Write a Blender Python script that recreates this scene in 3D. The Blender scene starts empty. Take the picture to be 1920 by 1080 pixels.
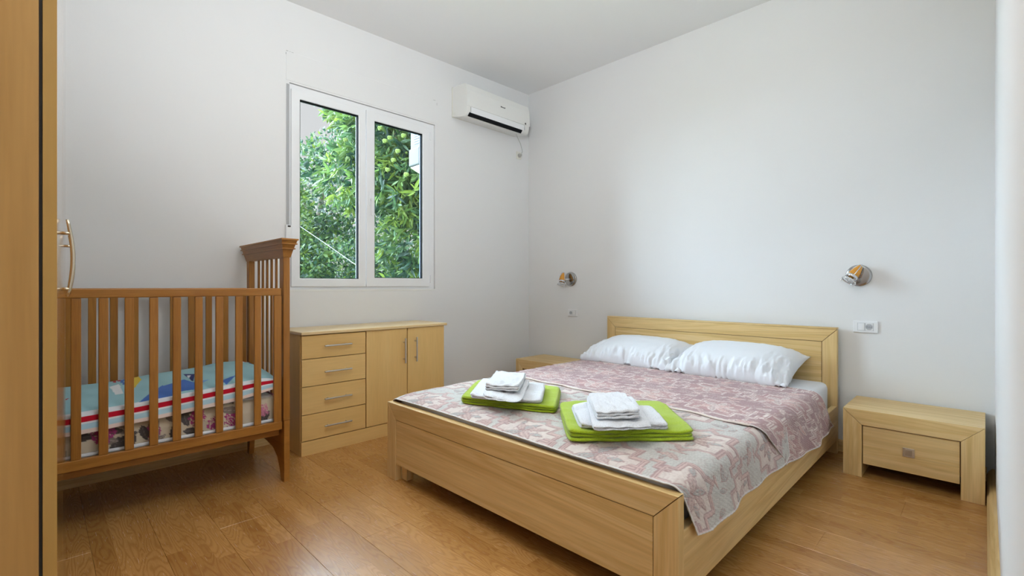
import bpy, bmesh, math, random
import numpy as np
from mathutils import Vector, Matrix, noise as mnoise
random.seed(7); rng = np.random.default_rng(7)
C = bpy.context.scene.collection
SC = bpy.context.scene

# ------------------------------------------------------------------ camera, world, lights, exposure
cam = bpy.data.cameras.new('camera'); camo = bpy.data.objects.new('camera', cam); C.objects.link(camo)
camo.location = (0, 0, 1.0); camo.rotation_euler = (math.radians(90), 0, math.radians(45))
cam.sensor_fit = 'HORIZONTAL'; cam.sensor_width = 36; cam.lens = 36*888/1920
cam.shift_y = -3/1920; cam.clip_start = 0.005; cam.clip_end = 200
SC.camera = camo
w = bpy.data.worlds.new('sky'); SC.world = w; w.use_nodes = True
nt = w.node_tree; bg = nt.nodes['Background']
tc = nt.nodes.new('ShaderNodeTexCoord'); sx = nt.nodes.new('ShaderNodeSeparateXYZ'); cr = nt.nodes.new('ShaderNodeValToRGB')
nt.links.new(tc.outputs['Generated'], sx.inputs[0]); nt.links.new(sx.outputs[2], cr.inputs[0]); nt.links.new(cr.outputs[0], bg.inputs[0])
cr.color_ramp.elements[0].color = (.70, .68, .69, 1); cr.color_ramp.elements[1].color = (.58, .60, .66, 1)
bg.inputs[1].default_value = 1.15
def light(name, kind, loc, power, col, **k):
    l = bpy.data.lights.new(name, kind); o = bpy.data.objects.new(name, l); C.objects.link(o)
    o.location = loc; l.energy = power; l.color = col
    for a, b in k.items(): setattr(l, a, b)
    return o
# overcast brightness coming in low through the window from the open side of the garden
s = light('sun', 'SUN', (-8, -4, 5), 68, (.66, .83, 1.0), angle=math.radians(125))
s.rotation_euler = Vector((1.0, .62, -.70)).to_track_quat('-Z', 'Y').to_euler()
# added fill light above the frame, brightening the room without a visible lamp
light('room_fill', 'POINT', (-1.15, .95, 2.15), 17, (1.0, .98, .96), shadow_soft_size=.16)
# added fill disc beside the camera, aimed up to brighten ceiling and window wall
fl_ = light('ceiling_bounce_fill', 'AREA', (-.25, .10, 1.62), 34, (.88, .95, 1.0), shape='DISK', size=.2, spread=math.radians(125))
fl_.rotation_euler = Vector((-.85, .75, 1.35)).to_track_quat('-Z', 'Y').to_euler()
SC.view_settings.view_transform = 'Standard'; SC.view_settings.look = 'None'
SC.view_settings.exposure = 0.0; SC.view_settings.gamma = 1.0; SC.view_settings.use_curve_mapping = False

# ------------------------------------------------------------------ helpers
def link(o, parent=None):
    C.objects.link(o)
    if parent is not None: o.parent = parent
    return o
def empty(name, loc=(0, 0, 0), rz=0):
    o = bpy.data.objects.new(name, None); o.location = loc; o.rotation_euler = (0, 0, rz); o.empty_display_size = .05
    C.objects.link(o); return o
def tag(o, label=None, cat=None, group=None, kind=None):
    if label: o['label'] = label
    if cat: o['category'] = cat
    if group: o['group'] = group
    if kind: o['kind'] = kind
    return o
def obj(name, bm, mat, parent=None, smooth=False):
    me = bpy.data.meshes.new(name); bm.normal_update(); bm.to_mesh(me); bm.free()
    if smooth:
        for p in me.polygons: p.use_smooth = True
    me.materials.append(mat)
    return link(bpy.data.objects.new(name, me), parent)
def box(bm, x0, x1, y0, y1, z0, z1, bev=0.0, seg=2):
    vs = [bm.verts.new(v) for v in ((x0,y0,z0),(x1,y0,z0),(x1,y1,z0),(x0,y1,z0),(x0,y0,z1),(x1,y0,z1),(x1,y1,z1),(x0,y1,z1))]
    fs = [bm.faces.new([vs[i] for i in f]) for f in ((0,3,2,1),(4,5,6,7),(0,1,5,4),(1,2,6,5),(2,3,7,6),(3,0,4,7))]
    if bev > 0:
        ed = list({e for f in fs for e in f.edges})
        bmesh.ops.bevel(bm, geom=ed, offset=bev, segments=seg, affect='EDGES', profile=.5)
def boxo(name, x0, x1, y0, y1, z0, z1, mat, parent=None, bev=0.0, seg=2):
    bm = bmesh.new(); box(bm, min(x0,x1), max(x0,x1), min(y0,y1), max(y0,y1), min(z0,z1), max(z0,z1), bev, seg)
    return obj(name, bm, mat, parent)
def prism(bm, pts, axis, a, b, bev=0.0):
    """closed outline pts (2D) extruded along axis from a to b. axis X: pts=(y,z); Y: (x,z); Z: (x,y)"""
    def P(p, t):
        return (t, p[0], p[1]) if axis == 'X' else (p[0], t, p[1]) if axis == 'Y' else (p[0], p[1], t)
    A = [bm.verts.new(P(p, a)) for p in pts]; B = [bm.verts.new(P(p, b)) for p in pts]
    n = len(pts); fs = [bm.faces.new(A[::-1]), bm.faces.new(B)]
    for i in range(n): fs.append(bm.faces.new((A[i], A[(i+1) % n], B[(i+1) % n], B[i])))
    bmesh.ops.recalc_face_normals(bm, faces=fs)
    if bev > 0:
        ed = list({e for f in fs[:2] for e in f.edges})
        bmesh.ops.bevel(bm, geom=ed, offset=bev, segments=2, affect='EDGES', profile=.5)
def tube(bm, pts, r, n=10, cap=True):
    pts = [Vector(p) for p in pts]; rings = []
    rr = r if isinstance(r, (list, tuple)) else [r]*len(pts)
    up = None
    for i, p in enumerate(pts):
        t = (pts[min(i+1, len(pts)-1)] - pts[max(i-1, 0)]).normalized()
        if up is None: up = t.orthogonal().normalized()
        up = (up - t*up.dot(t)).normalized(); q = t.cross(up)
        rings.append([bm.verts.new(p + (up*math.cos(a) + q*math.sin(a))*rr[i]) for a in (2*math.pi*k/n for k in range(n))])
    for a, b in zip(rings, rings[1:]):
        for k in range(n): bm.faces.new((a[k], a[(k+1) % n], b[(k+1) % n], b[k]))
    if cap: bm.faces.new(rings[0][::-1]); bm.faces.new(rings[-1])
def lathe(bm, prof, M=Matrix(), n=32):
    """prof: (radius, height) list, revolved round local Z then transformed by M"""
    rings = []
    for r, h in prof:
        rings.append([bm.verts.new(M @ Vector((r*math.cos(2*math.pi*k/n), r*math.sin(2*math.pi*k/n), h))) for k in range(n)])
    for a, b in zip(rings, rings[1:]):
        for k in range(n): bm.faces.new((a[k], a[(k+1) % n], b[(k+1) % n], b[k]))
    for rg, (r, h), fl in ((rings[0], prof[0], True), (rings[-1], prof[-1], False)):
        if r > 1e-5: bm.faces.new(rg[::-1] if fl else rg)
def gridmesh(name, P, mat, parent=None, colors=None, thick=0.0, smooth=True, closed_back=False):
    """P: (n,m,3) array of points -> quad grid; colors (n,m,3) linear"""
    n, m, _ = P.shape
    idx = np.arange(n*m).reshape(n, m)
    F = np.stack([idx[:-1, :-1], idx[1:, :-1], idx[1:, 1:], idx[:-1, 1:]], -1).reshape(-1, 4)
    V = P.reshape(-1, 3); cols = None if colors is None else colors.reshape(-1, 3)
    if thick > 0:
        du = np.gradient(P, axis=0); dv = np.gradient(P, axis=1); N = np.cross(du, dv)
        N /= np.linalg.norm(N, axis=2, keepdims=True)+1e-9
        V2 = (P - N*thick).reshape(-1, 3); k = n*m
        per = np.concatenate([idx[0, :-1], idx[:-1, -1], idx[-1, ::-1][:-1], idx[::-1, 0][:-1]])
        nx = np.roll(per, -1)
        side = np.stack([per, nx, nx+k, per+k], -1)
        F = np.concatenate([F, F[:, ::-1]+k, side]); V = np.concatenate([V, V2])
        if cols is not None: cols = np.concatenate([cols, cols])
    me = bpy.data.meshes.new(name)
    me.vertices.add(len(V)); me.vertices.foreach_set('co', V.astype(np.float32).ravel())
    me.loops.add(len(F)*4); me.loops.foreach_set('vertex_index', F.astype(np.int32).ravel())
    me.polygons.add(len(F)); me.polygons.foreach_set('loop_start', np.arange(0, len(F)*4, 4, dtype=np.int32))
    me.polygons.foreach_set('use_smooth', np.full(len(F), smooth))
    me.update(calc_edges=True)
    if cols is not None:
        at = me.color_attributes.new('pattern', 'FLOAT_COLOR', 'POINT')
        at.data.foreach_set('color', np.concatenate([cols, np.ones((len(cols), 1))], 1).astype(np.float32).ravel())
    me.materials.append(mat)
    return link(bpy.data.objects.new(name, me), parent)

# smooth value noise for numpy arrays
def vnoise(x, y, seed=0, per=None):
    xi = np.floor(x).astype(int); yi = np.floor(y).astype(int); xf = x-xi; yf = y-yi
    def h(a, b):
        if per: a = a % per; b = b % per
        v = (a*374761393 + b*668265263 + seed*1442695041) & 0xffffffff
        v = ((v ^ (v >> 13))*1274126177) & 0xffffffff
        return ((v ^ (v >> 16)) & 0xffff)/65535.
    u = xf*xf*(3-2*xf); v = yf*yf*(3-2*yf)
    return (h(xi, yi)*(1-u)+h(xi+1, yi)*u)*(1-v) + (h(xi, yi+1)*(1-u)+h(xi+1, yi+1)*u)*v
def fbm(x, y, seed=0, o=4):
    s = 0; a = .5; t = 0
    for i in range(o):
        s = s + a*vnoise(x*2**i, y*2**i, seed+i*17); t += a; a *= .5
    return s/t

# ------------------------------------------------------------------ materials
def srgb(*c):
    return tuple(((v/255)/12.92 if v/255 <= .04045 else ((v/255+.055)/1.055)**2.4) for v in c)
def newmat(name):
    m = bpy.data.materials.new(name); m.use_nodes = True
    return m, m.node_tree, m.node_tree.nodes['Principled BSDF']
def N(nt, t, **k):
    n = nt.nodes.new('ShaderNode'+t)
    for a, b in k.items(): setattr(n, a, b)
    return n
def plain(name, col, rough=.5, metal=0, var=.03, bump=0, bscale=60, spec=.5, sheen=0):
    m, nt, b = newmat(name); L = nt.links.new
    tcn = N(nt, 'TexCoord'); no = N(nt, 'TexNoise'); no.inputs['Scale'].default_value = bscale; no.inputs['Detail'].default_value = 3
    L(tcn.outputs['Object'], no.inputs['Vector'])
    mx = N(nt, 'Mix', data_type='RGBA'); L(no.outputs[0], mx.inputs[0])
    mx.inputs[6].default_value = (*[c*(1-var) for c in col], 1); mx.inputs[7].default_value = (*[min(1, c*(1+var)) for c in col], 1)
    L(mx.outputs[2], b.inputs['Base Color'])
    b.inputs['Roughness'].default_value = rough; b.inputs['Metallic'].default_value = metal; b.inputs['Specular IOR Level'].default_value = spec
    if sheen: b.inputs['Sheen Weight'].default_value = sheen; b.inputs['Sheen Roughness'].default_value = .6
    if bump:
        bp = N(nt, 'Bump'); bp.inputs['Strength'].default_value = bump; bp.inputs['Distance'].default_value = .002
        L(no.outputs[0], bp.inputs['Height']); L(bp.outputs[0], b.inputs['Normal'])
    return m
def wood(name, stops, axis, across=9, along=.7, rough=.4, fine=.25, seed=0, spec=.4, dist=.6, coat=0):
    """streaky grain running along the given axis"""
    m, nt, b = newmat(name); L = nt.links.new
    tcn = N(nt, 'TexCoord'); mp = N(nt, 'Mapping')
    oi = N(nt, 'ObjectInfo'); ad = N(nt, 'VectorMath', operation='MULTIPLY_ADD')
    L(oi.outputs['Random'], ad.inputs[0]); ad.inputs[1].default_value = (13, 7, 17); L(tcn.outputs['Object'], ad.inputs[2])
    L(ad.outputs[0], mp.inputs['Vector'])
    sc = [across]*3; sc['XYZ'.index(axis)] = along
    mp.inputs['Scale'].default_value = sc; mp.inputs['Location'].default_value = (seed*3.1, seed*1.7, seed*2.3)
    n1 = N(nt, 'TexNoise'); n1.inputs['Scale'].default_value = 1; n1.inputs['Detail'].default_value = 5; n1.inputs['Distortion'].default_value = dist
    n1.inputs['Roughness'].default_value = .6
    L(mp.outputs[0], n1.inputs['Vector'])
    ramp = N(nt, 'ValToRGB'); el = ramp.color_ramp.elements
    while len(el) < len(stops): el.new(.5)
    for e, (p, c) in zip(el, stops): e.position = p; e.color = (*c, 1)
    L(n1.outputs[0], ramp.inputs[0])
    mp2 = N(nt, 'Mapping'); sc2 = [v*22 for v in sc]; sc2['XYZ'.index(axis)] = along*9
    mp2.inputs['Scale'].default_value = sc2; L(tcn.outputs['Object'], mp2.inputs['Vector'])
    n2 = N(nt, 'TexNoise'); n2.inputs['Scale'].default_value = 1; n2.inputs['Detail'].default_value = 2; L(mp2.outputs[0], n2.inputs['Vector'])
    mr = N(nt, 'MapRange'); mr.inputs[1].default_value = .3; mr.inputs[2].default_value = .7; mr.inputs[3].default_value = 1-fine; mr.inputs[4].default_value = 1.0
    L(n2.outputs[0], mr.inputs[0])
    mul = N(nt, 'VectorMath', operation='SCALE'); L(ramp.outputs[0], mul.inputs[0]); L(mr.outputs[0], mul.inputs['Scale'])
    L(mul.outputs[0], b.inputs['Base Color']); b.inputs['Roughness'].default_value = rough; b.inputs['Specular IOR Level'].default_value = spec
    b.inputs['Coat Weight'].default_value = coat; b.inputs['Coat Roughness'].default_value = .06
    bp = N(nt, 'Bump'); bp.inputs['Strength'].default_value = .15; bp.inputs['Distance'].default_value = .0006
    L(n2.outputs[0], bp.inputs['Height']); L(bp.outputs[0], b.inputs['Normal'])
    return m
ASH = [(.20, srgb(182,142,84)), (.34, srgb(214,178,118)), (.46, srgb(230,198,140)), (.53, srgb(214,178,116)), (.60, srgb(234,204,148)), (.74, srgb(218,182,122)), (.88, srgb(178,136,78))]
ash = {a: wood('pale_ash_'+a, ASH, a, across=6, along=.4, rough=.42, fine=.12, dist=1.1) for a in 'XYZ'}
BEECH = [(.2, srgb(216,174,104)), (.5, srgb(228,188,118)), (.8, srgb(234,198,132))]
beech = {a: wood('beech_laminate_'+a, BEECH, a, across=5, along=.8, rough=.45, fine=.06, dist=.4) for a in 'XYZ'}
CHES = [(.2, srgb(144,92,34)), (.45, srgb(168,112,44)), (.6, srgb(178,122,52)), (.85, srgb(152,98,38))]
crib = {a: wood('chestnut_brown_wood_'+a, CHES, a, across=16, along=1.4, rough=.38, fine=.22, dist=.5) for a in 'XYZ'}
WARD = [(.2, srgb(184,136,72)), (.5, srgb(206,158,92)), (.8, srgb(196,146,80))]
ward = wood('wardrobe_beech', WARD, 'Z', across=5, along=.45, rough=.5, fine=.08, dist=1.2)
wardgloss = wood('wardrobe_gloss_door', WARD, 'Z', across=5, along=.45, rough=.12, fine=.05, dist=1.2, coat=1.0, spec=.6)
wardedge = wood('wardrobe_edge', [(.2, srgb(190,146,76)), (.8, srgb(206,164,92))], 'Z', across=5, along=.6, rough=.5, fine=.05)
topwood = wood('dresser_top_beech', [(.2, srgb(222,192,140)), (.8, srgb(232,204,154))], 'Y', across=4, along=.6, rough=.3, fine=.04)

def wallmat(name, col, bump=.12):
    m, nt, b = newmat(name); L = nt.links.new
    tcn = N(nt, 'TexCoord'); no = N(nt, 'TexNoise'); no.inputs['Scale'].default_value = 1.3; no.inputs['Detail'].default_value = 3
    L(tcn.outputs['Object'], no.inputs['Vector'])
    mx = N(nt, 'Mix', data_type='RGBA'); L(no.outputs[0], mx.inputs[0])
    mx.inputs[6].default_value = (*[c*.985 for c in col], 1); mx.inputs[7].default_value = (*[c*1.0 for c in col], 1)
    L(mx.outputs[2], b.inputs['Base Color']); b.inputs['Roughness'].default_value = .75; b.inputs['Specular IOR Level'].default_value = .25
    n2 = N(nt, 'TexNoise'); n2.inputs['Scale'].default_value = 90; n2.inputs['Detail'].default_value = 4; L(tcn.outputs['Object'], n2.inputs['Vector'])
    bp = N(nt, 'Bump'); bp.inputs['Strength'].default_value = bump; bp.inputs['Distance'].default_value = .001
    L(n2.outputs[0], bp.inputs['Height']); L(bp.outputs[0], b.inputs['Normal'])
    return m
WALL = wallmat('white_wall_paint', (.80, .80, .795))
CEIL = wallmat('white_ceiling_paint', (.86, .86, .855))
PVC = plain('white_pvc', (.84, .85, .86), .28, var=.01)
PLASTIC = plain('white_plastic', (.80, .80, .77), .35, var=.01)
IVORY = plain('ivory_plastic', (.78, .77, .70), .4, var=.02)
RUBBER = plain('black_gasket', (.012, .013, .015), .9, spec=.08)
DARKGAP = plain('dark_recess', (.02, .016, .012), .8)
STEEL = plain('brushed_steel', (.62, .60, .57), .3, 1.0, var=.05, bscale=200)
CHROME = plain('chrome', (.72, .72, .72), .08, 1.0, var=.02)
NICKEL = plain('dark_nickel', (.42, .41, .40), .16, 1.0, var=.02)
BRASSY = plain('champagne_metal', (.60, .52, .40), .25, 1.0, var=.03)
SEAM = plain('seam_shadow_brown', srgb(112,80,44), .7)
GREYSTRAP = plain('grey_webbing', (.42, .43, .44), .8, var=.15, bscale=400)
SHEET = plain('white_cotton', (.78, .80, .84), .85, var=.02, bump=.2, bscale=500, sheen=.2)
SOCKGREY = plain('socket_well_grey', (.45, .47, .50), .5)
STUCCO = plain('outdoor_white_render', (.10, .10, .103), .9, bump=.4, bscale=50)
ALU = plain('galvanised_bracket', (.7, .7, .7), .5, .3)

def glassmat():
    m = bpy.data.materials.new('window_glass'); m.use_nodes = True; nt = m.node_tree; nt.nodes.clear(); L = nt.links.new
    o = N(nt, 'OutputMaterial'); mx = N(nt, 'MixShader'); tr = N(nt, 'BsdfTransparent'); gl = N(nt, 'BsdfGlossy'); fr = N(nt, 'Fresnel')
    tr.inputs[0].default_value = (.95, .97, .96, 1); gl.inputs['Roughness'].default_value = .01; fr.inputs[0].default_value = 1.25
    L(fr.outputs[0], mx.inputs[0]); L(tr.outputs[0], mx.inputs[1]); L(gl.outputs[0], mx.inputs[2]); L(mx.outputs[0], o.inputs[0])
    return m
GLASS = glassmat()
def lampglass(name, col, rough=.05):
    m, nt, b = newmat(name); b.inputs['Base Color'].default_value = (*col, 1); b.inputs['Roughness'].default_value = rough
    b.inputs['Transmission Weight'].default_value = .9; b.inputs['IOR'].default_value = 1.3
    return m
CLEAR = lampglass('clear_lamp_glass', (.95, .97, 1))
AMBER = plain('amber_lamp_shell', srgb(212,146,52), .25, var=.12, bscale=30)

def floormat():
    m, nt, b = newmat('oak_strip_laminate'); L = nt.links.new
    geo = N(nt, 'NewGeometry'); oi = N(nt, 'ObjectInfo')
    sp = N(nt, 'SeparateXYZ'); L(geo.outputs['Position'], sp.inputs[0])
    def M(op, a, b_=None, c=None):
        n = N(nt, 'Math', operation=op)
        for i, v in enumerate((a, b_, c)):
            if v is None: continue
            if isinstance(v, (int, float)): n.inputs[i].default_value = v
            else: L(v, n.inputs[i])
        return n.outputs[0]
    row = M('FLOOR', M('DIVIDE', M('SUBTRACT', sp.outputs[1], .915), .0645))
    wn = N(nt, 'TexWhiteNoise', noise_dimensions='1D'); L(row, wn.inputs['W'])
    xs = M('ADD', sp.outputs[0], M('MULTIPLY', wn.outputs[0], 3.7))
    cell = M('FLOOR', M('DIVIDE', xs, .43))
    cb = N(nt, 'CombineXYZ'); L(row, cb.inputs[0]); L(cell, cb.inputs[1])
    wn2 = N(nt, 'TexWhiteNoise', noise_dimensions='3D'); L(cb.outputs[0], wn2.inputs['Vector'])
    # cathedral grain: contour lines of a stretched noise
    v = N(nt, 'CombineXYZ'); L(M('MULTIPLY', sp.outputs[0], 2.1), v.inputs[0]); L(M('MULTIPLY', sp.outputs[1], 15.0), v.inputs[1]); L(M('MULTIPLY', wn2.outputs[0], 40), v.inputs[2])
    n1 = N(nt, 'TexNoise'); n1.inputs['Scale'].default_value = 1; n1.inputs['Detail'].default_value = 1.6; n1.inputs['Roughness'].default_value = .42
    n1.inputs['Distortion'].default_value = .25; L(v.outputs[0], n1.inputs['Vector'])
    ring = M('SINE', M('MULTIPLY', n1.outputs[0], 120))
    ringp = M('POWER', M('MULTIPLY_ADD', ring, .5, .5), 2.2)
    v2 = N(nt, 'CombineXYZ'); L(M('MULTIPLY', sp.outputs[0], 14), v2.inputs[0]); L(M('MULTIPLY', sp.outputs[1], 320), v2.inputs[1])
    n2 = N(nt, 'TexNoise'); n2.inputs['Scale'].default_value = 1; n2.inputs['Detail'].default_value = 2; L(v2.outputs[0], n2.inputs['Vector'])
    tone = N(nt, 'ValToRGB'); e = tone.color_ramp.elements
    e[0].color = (*srgb(176,126,66), 1); e[1].color = (*srgb(198,148,86), 1); L(wn2.outputs[0], tone.inputs[0])
    dk = N(nt, 'Mix', data_type='RGBA', blend_type='MULTIPLY'); L(M('MULTIPLY', ringp, .46), dk.inputs[0]); L(tone.outputs[0], dk.inputs[6]); dk.inputs[7].default_value = (.60, .46, .32, 1)
    dk2 = N(nt, 'Mix', data_type='RGBA', blend_type='MULTIPLY'); L(M('MULTIPLY', M('GREATER_THAN', n2.outputs[0], .55), .16), dk2.inputs[0]); L(dk.outputs[2], dk2.inputs[6]); dk2.inputs[7].default_value = (.6, .45, .33, 1)
    L(dk2.outputs[2], b.inputs['Base Color'])
    rg = M('MULTIPLY_ADD', n2.outputs[0], .08, .22); L(rg, b.inputs['Roughness']); b.inputs['Specular IOR Level'].default_value = .9
    bp = N(nt, 'Bump'); bp.inputs['Strength'].default_value = .12; bp.inputs['Distance'].default_value = .0005; L(ringp, bp.inputs['Height']); L(bp.outputs[0], b.inputs['Normal'])
    return m
FLOOR = floormat()

def clothmat(name, rough=.9, bump=.5, bscale=900, sheen=.15):
    m, nt, b = newmat(name); L = nt.links.new
    at = N(nt, 'Attribute'); at.attribute_name = 'pattern'
    L(at.outputs['Color'], b.inputs['Base Color']); b.inputs['Roughness'].default_value = rough; b.inputs['Specular IOR Level'].default_value = .2
    b.inputs['Sheen Weight'].default_value = sheen
    tcn = N(nt, 'TexCoord'); no = N(nt, 'TexNoise'); no.inputs['Scale'].default_value = bscale; L(tcn.outputs['Object'], no.inputs['Vector'])
    bp = N(nt, 'Bump'); bp.inputs['Strength'].default_value = bump; bp.inputs['Distance'].default_value = .0012
    L(no.outputs[0], bp.inputs['Height']); L(bp.outputs[0], b.inputs['Normal'])
    return m
JACQ = clothmat('jacquard_quilt'); PRINT = clothmat('printed_cotton', bump=.25)
def terry(name, col):
    m, nt, b = newmat(name); L = nt.links.new
    tcn = N(nt, 'TexCoord'); no = N(nt, 'TexVoronoi'); no.inputs['Scale'].default_value = 330; L(tcn.outputs['Object'], no.inputs['Vector'])
    mx = N(nt, 'Mix', data_type='RGBA'); L(no.outputs['Distance'], mx.inputs[0]); mx.inputs[6].default_value = (*[min(1, c*1.08) for c in col], 1); mx.inputs[7].default_value = (*[c*.72 for c in col], 1)
    L(mx.outputs[2], b.inputs['Base Color']); b.inputs['Roughness'].default_value = .95; b.inputs['Specular IOR Level'].default_value = .1
    b.inputs['Sheen Weight'].default_value = .35
    bp = N(nt, 'Bump'); bp.inputs['Strength'].default_value = .7; bp.inputs['Distance'].default_value = .002; bp.invert = True
    L(no.outputs['Distance'], bp.inputs['Height']); L(bp.outputs[0], b.inputs['Normal'])
    return m
GREEN = terry('green_terry', srgb(178,204,44)); WHITE_T = terry('white_terry', (.86, .88, .92))
def leafmat():
    m = bpy.data.materials.new('leaf'); m.use_nodes = True; nt = m.node_tree; L = nt.links.new
    b = nt.nodes['Principled BSDF']; o = nt.nodes['Material Output']
    at = N(nt, 'Attribute'); at.attribute_name = 'pattern'
    b.inputs['Roughness'].default_value = .45; L(at.outputs['Color'], b.inputs['Base Color'])
    tl = N(nt, 'BsdfTranslucent'); L(at.outputs['Color'], tl.inputs[0]); mx = N(nt, 'MixShader'); mx.inputs[0].default_value = .35
    L(b.outputs[0], mx.inputs[1]); L(tl.outputs[0], mx.inputs[2]); L(mx.outputs[0], o.inputs[0])
    return m
LEAF = leafmat()
BARK = plain('bark', srgb(110,100,86), .9, var=.3, bump=.8, bscale=30)
BURR = plain('chestnut_burr', srgb(104,120,54), .9, var=.3, bump=1, bscale=120)
GRASS = plain('grass_ground', srgb(80,104,52), .95, var=.4, bscale=12)

# ------------------------------------------------------------------ setting
XA, XW, YB, YD, H = -3.217, .034, 3.45, -.66, 2.905
WT = .17     # outside wall thickness
oy0, oy1, oz0, oz1 = 1.160, 2.318, .966, 2.335    # rough opening seen in the room
def struct(o): o['kind'] = 'structure'; return o
# window wall with its opening
bm = bmesh.new()
box(bm, XA-WT, XA, YD, oy0, 0, H); box(bm, XA-WT, XA, oy1, YB, 0, H)
box(bm, XA-WT, XA, oy0, oy1, 0, oz0); box(bm, XA-WT, XA, oy0, oy1, oz1, H)
wl = struct(obj('wall_left', bm, WALL))
wb = struct(boxo('wall_back', XA-WT, XW+.1, YB, YB+.12, 0, H, WALL))
wr = struct(boxo('wall_right', XW, XW+.1, YD-.1, YB, 0, H, WALL))
wf = struct(boxo('wall_front', XA-WT, XW, YD-.1, YD, 0, H, WALL))
ce = struct(boxo('ceiling', XA-WT, XW+.1, YD-.1, YB+.12, H, H+.1, CEIL))
for v in ce.data.vertices:          # the ceiling drops slightly away from the bed wall
    if v.co.z < H+.05: v.co.z -= .019*(YB-v.co.y)
# floor: sub-floor and individual laminate planks
fl = struct(boxo('floor', XA-WT, XW+.1, YD-.1, YB+.12, -.12, -.009, plain('subfloor', srgb(90,64,40), .9)))
PW, PL = .1935, 1.285
bm = bmesh.new(); box(bm, .0003, PL-.0003, .0003, PW-.0003, -.009, 0, .0007, 1)
pm = bpy.data.meshes.new('plank'); bm.to_mesh(pm); bm.free(); pm.materials.append(FLOOR)
meshes = {}
def plank_mesh(L_, W_):
    k = (round(L_, 3), round(W_, 3))
    if k not in meshes:
        bm = bmesh.new(); box(bm, .0003, L_-.0003, .0003, W_-.0003, -.009, 0, .0007, 1)
        me = bpy.data.meshes.new('plank'); bm.to_mesh(me); bm.free(); me.materials.append(FLOOR); meshes[k] = me
    return meshes[k]
y = .915 - PW*9; r = 0
while y < YB:
    y0 = max(y, YD); y1 = min(y+PW, YB)
    if y1-y0 > .01:
        x = XA - [.9, .3, .62, 1.1, .45, .05][r % 6]
        while x < XW:
            x0 = max(x, XA); x1 = min(x+PL, XW)
            if x1-x0 > .01:
                o = bpy.data.objects.new('plank', plank_mesh(x1-x0, y1-y0)); o.location = (x0, y0, 0); link(o, fl)
            x += PL
    y += PW; r += 1
# baseboards
def base(name, axis, a, b, wallpos, sgn, th=.014, h=.07, m='X'):
    pts = [(wallpos, 0), (wallpos+sgn*th, 0), (wallpos+sgn*th, h*.55), (wallpos+sgn*th*.75, h*.8), (wallpos+sgn*th*.35, h), (wallpos, h)]
    bm = bmesh.new()
    if axis == 'X': prism(bm, pts, 'X', a, b)      # runs along X, section in (y,z)
    else: prism(bm, pts, 'Y', a, b)
    return struct(obj(name, bm, ash[m]))
base('baseboard_back', 'X', XA, XW-.03, YB, -1, m='X')
base('baseboard_left', 'Y', YD, YB-.014, XA, 1, m='Y')
base('baseboard_right', 'Y', YD, YB-.014, XW, -1, th=.030, m='Y')
base('baseboard_front', 'X', XA, -2.3, YD, 1, m='X')
# cracked outline of the walled-in shutter box above the window
bm = bmesh.new(); box(bm, XA-.01, XA+.0022, 1.138, 2.335, 2.345, 2.535, .0016, 1)
struct(obj('trim_1', bm, WALL)); tag(bpy.data.objects['trim_1'], 'plastered-over shutter box cover above the window')
crk = plain('plaster_crack', (.25, .24, .22), .9)
for (a, b_, c, d) in ((1.139, 1.152, 2.534, 2.536), (1.160, 1.166, 2.533, 2.535), (1.172, 1.186, 2.533, 2.5345), (1.137, 1.139, 2.51, 2.523), (2.30, 2.32, 2.535, 2.536), (2.334, 2.3355, 2.50, 2.52)):
    boxo('crack', XA+.0005, XA+.0026, a, b_, c, d, crk, bpy.data.objects['trim_1'])

# ------------------------------------------------------------------ window
win = empty('window_1', (XA, 1.74, oz0)); tag(win, 'white two-sash window looking onto green trees', None, kind='structure')
def W(name, x0, x1, y0, y1, z0, z1, mat, parent, bev=.0):
    return boxo(name, x0-XA, x1-XA, y0-1.74, y1-1.74, z0-oz0, z1-oz0, mat, parent, bev)
fx0, fx1 = XA-.075, XA-.012
def frame4(name, x0, x1, y0, y1, z0, z1, wd, mat, parent, bev):
    """mitred rectangular frame as one mesh"""
    bm = bmesh.new()
    yo = [y0-1.74, y1-1.74]; zo = [z0-oz0, z1-oz0]; xa, xb = x0-XA, x1-XA
    O = [(yo[0], zo[0]), (yo[1], zo[0]), (yo[1], zo[1]), (yo[0], zo[1])]
    I = [(yo[0]+wd, zo[0]+wd), (yo[1]-wd, zo[0]+wd), (yo[1]-wd, zo[1]-wd), (yo[0]+wd, zo[1]-wd)]
    for k in range(4):
        a, b_ = O[k], O[(k+1) % 4]; c, d = I[(k+1) % 4], I[k]
        prism(bm, [a, b_, c, d], 'X', xa, xb)
    bmesh.ops.remove_doubles(bm, verts=bm.verts, dist=1e-5)
    inner = [f for f in bm.faces if len([e for e in f.edges if len(e.link_faces) > 2]) == 4]
    bmesh.ops.delete(bm, geom=inner, context='FACES')
    if bev:
        ed = [e for e in bm.edges if len(e.link_faces) == 2 and e.calc_face_angle(0) > 1]
        bmesh.ops.bevel(bm, geom=ed, offset=bev, segments=2, affect='EDGES', profile=.5)
    return obj(name, bm, mat, parent)
fr = frame4('window_frame', fx0, fx1, oy0+.002, oy1-.002, oz0+.002, oz1-.002, .048, PVC, win, .003)
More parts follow.
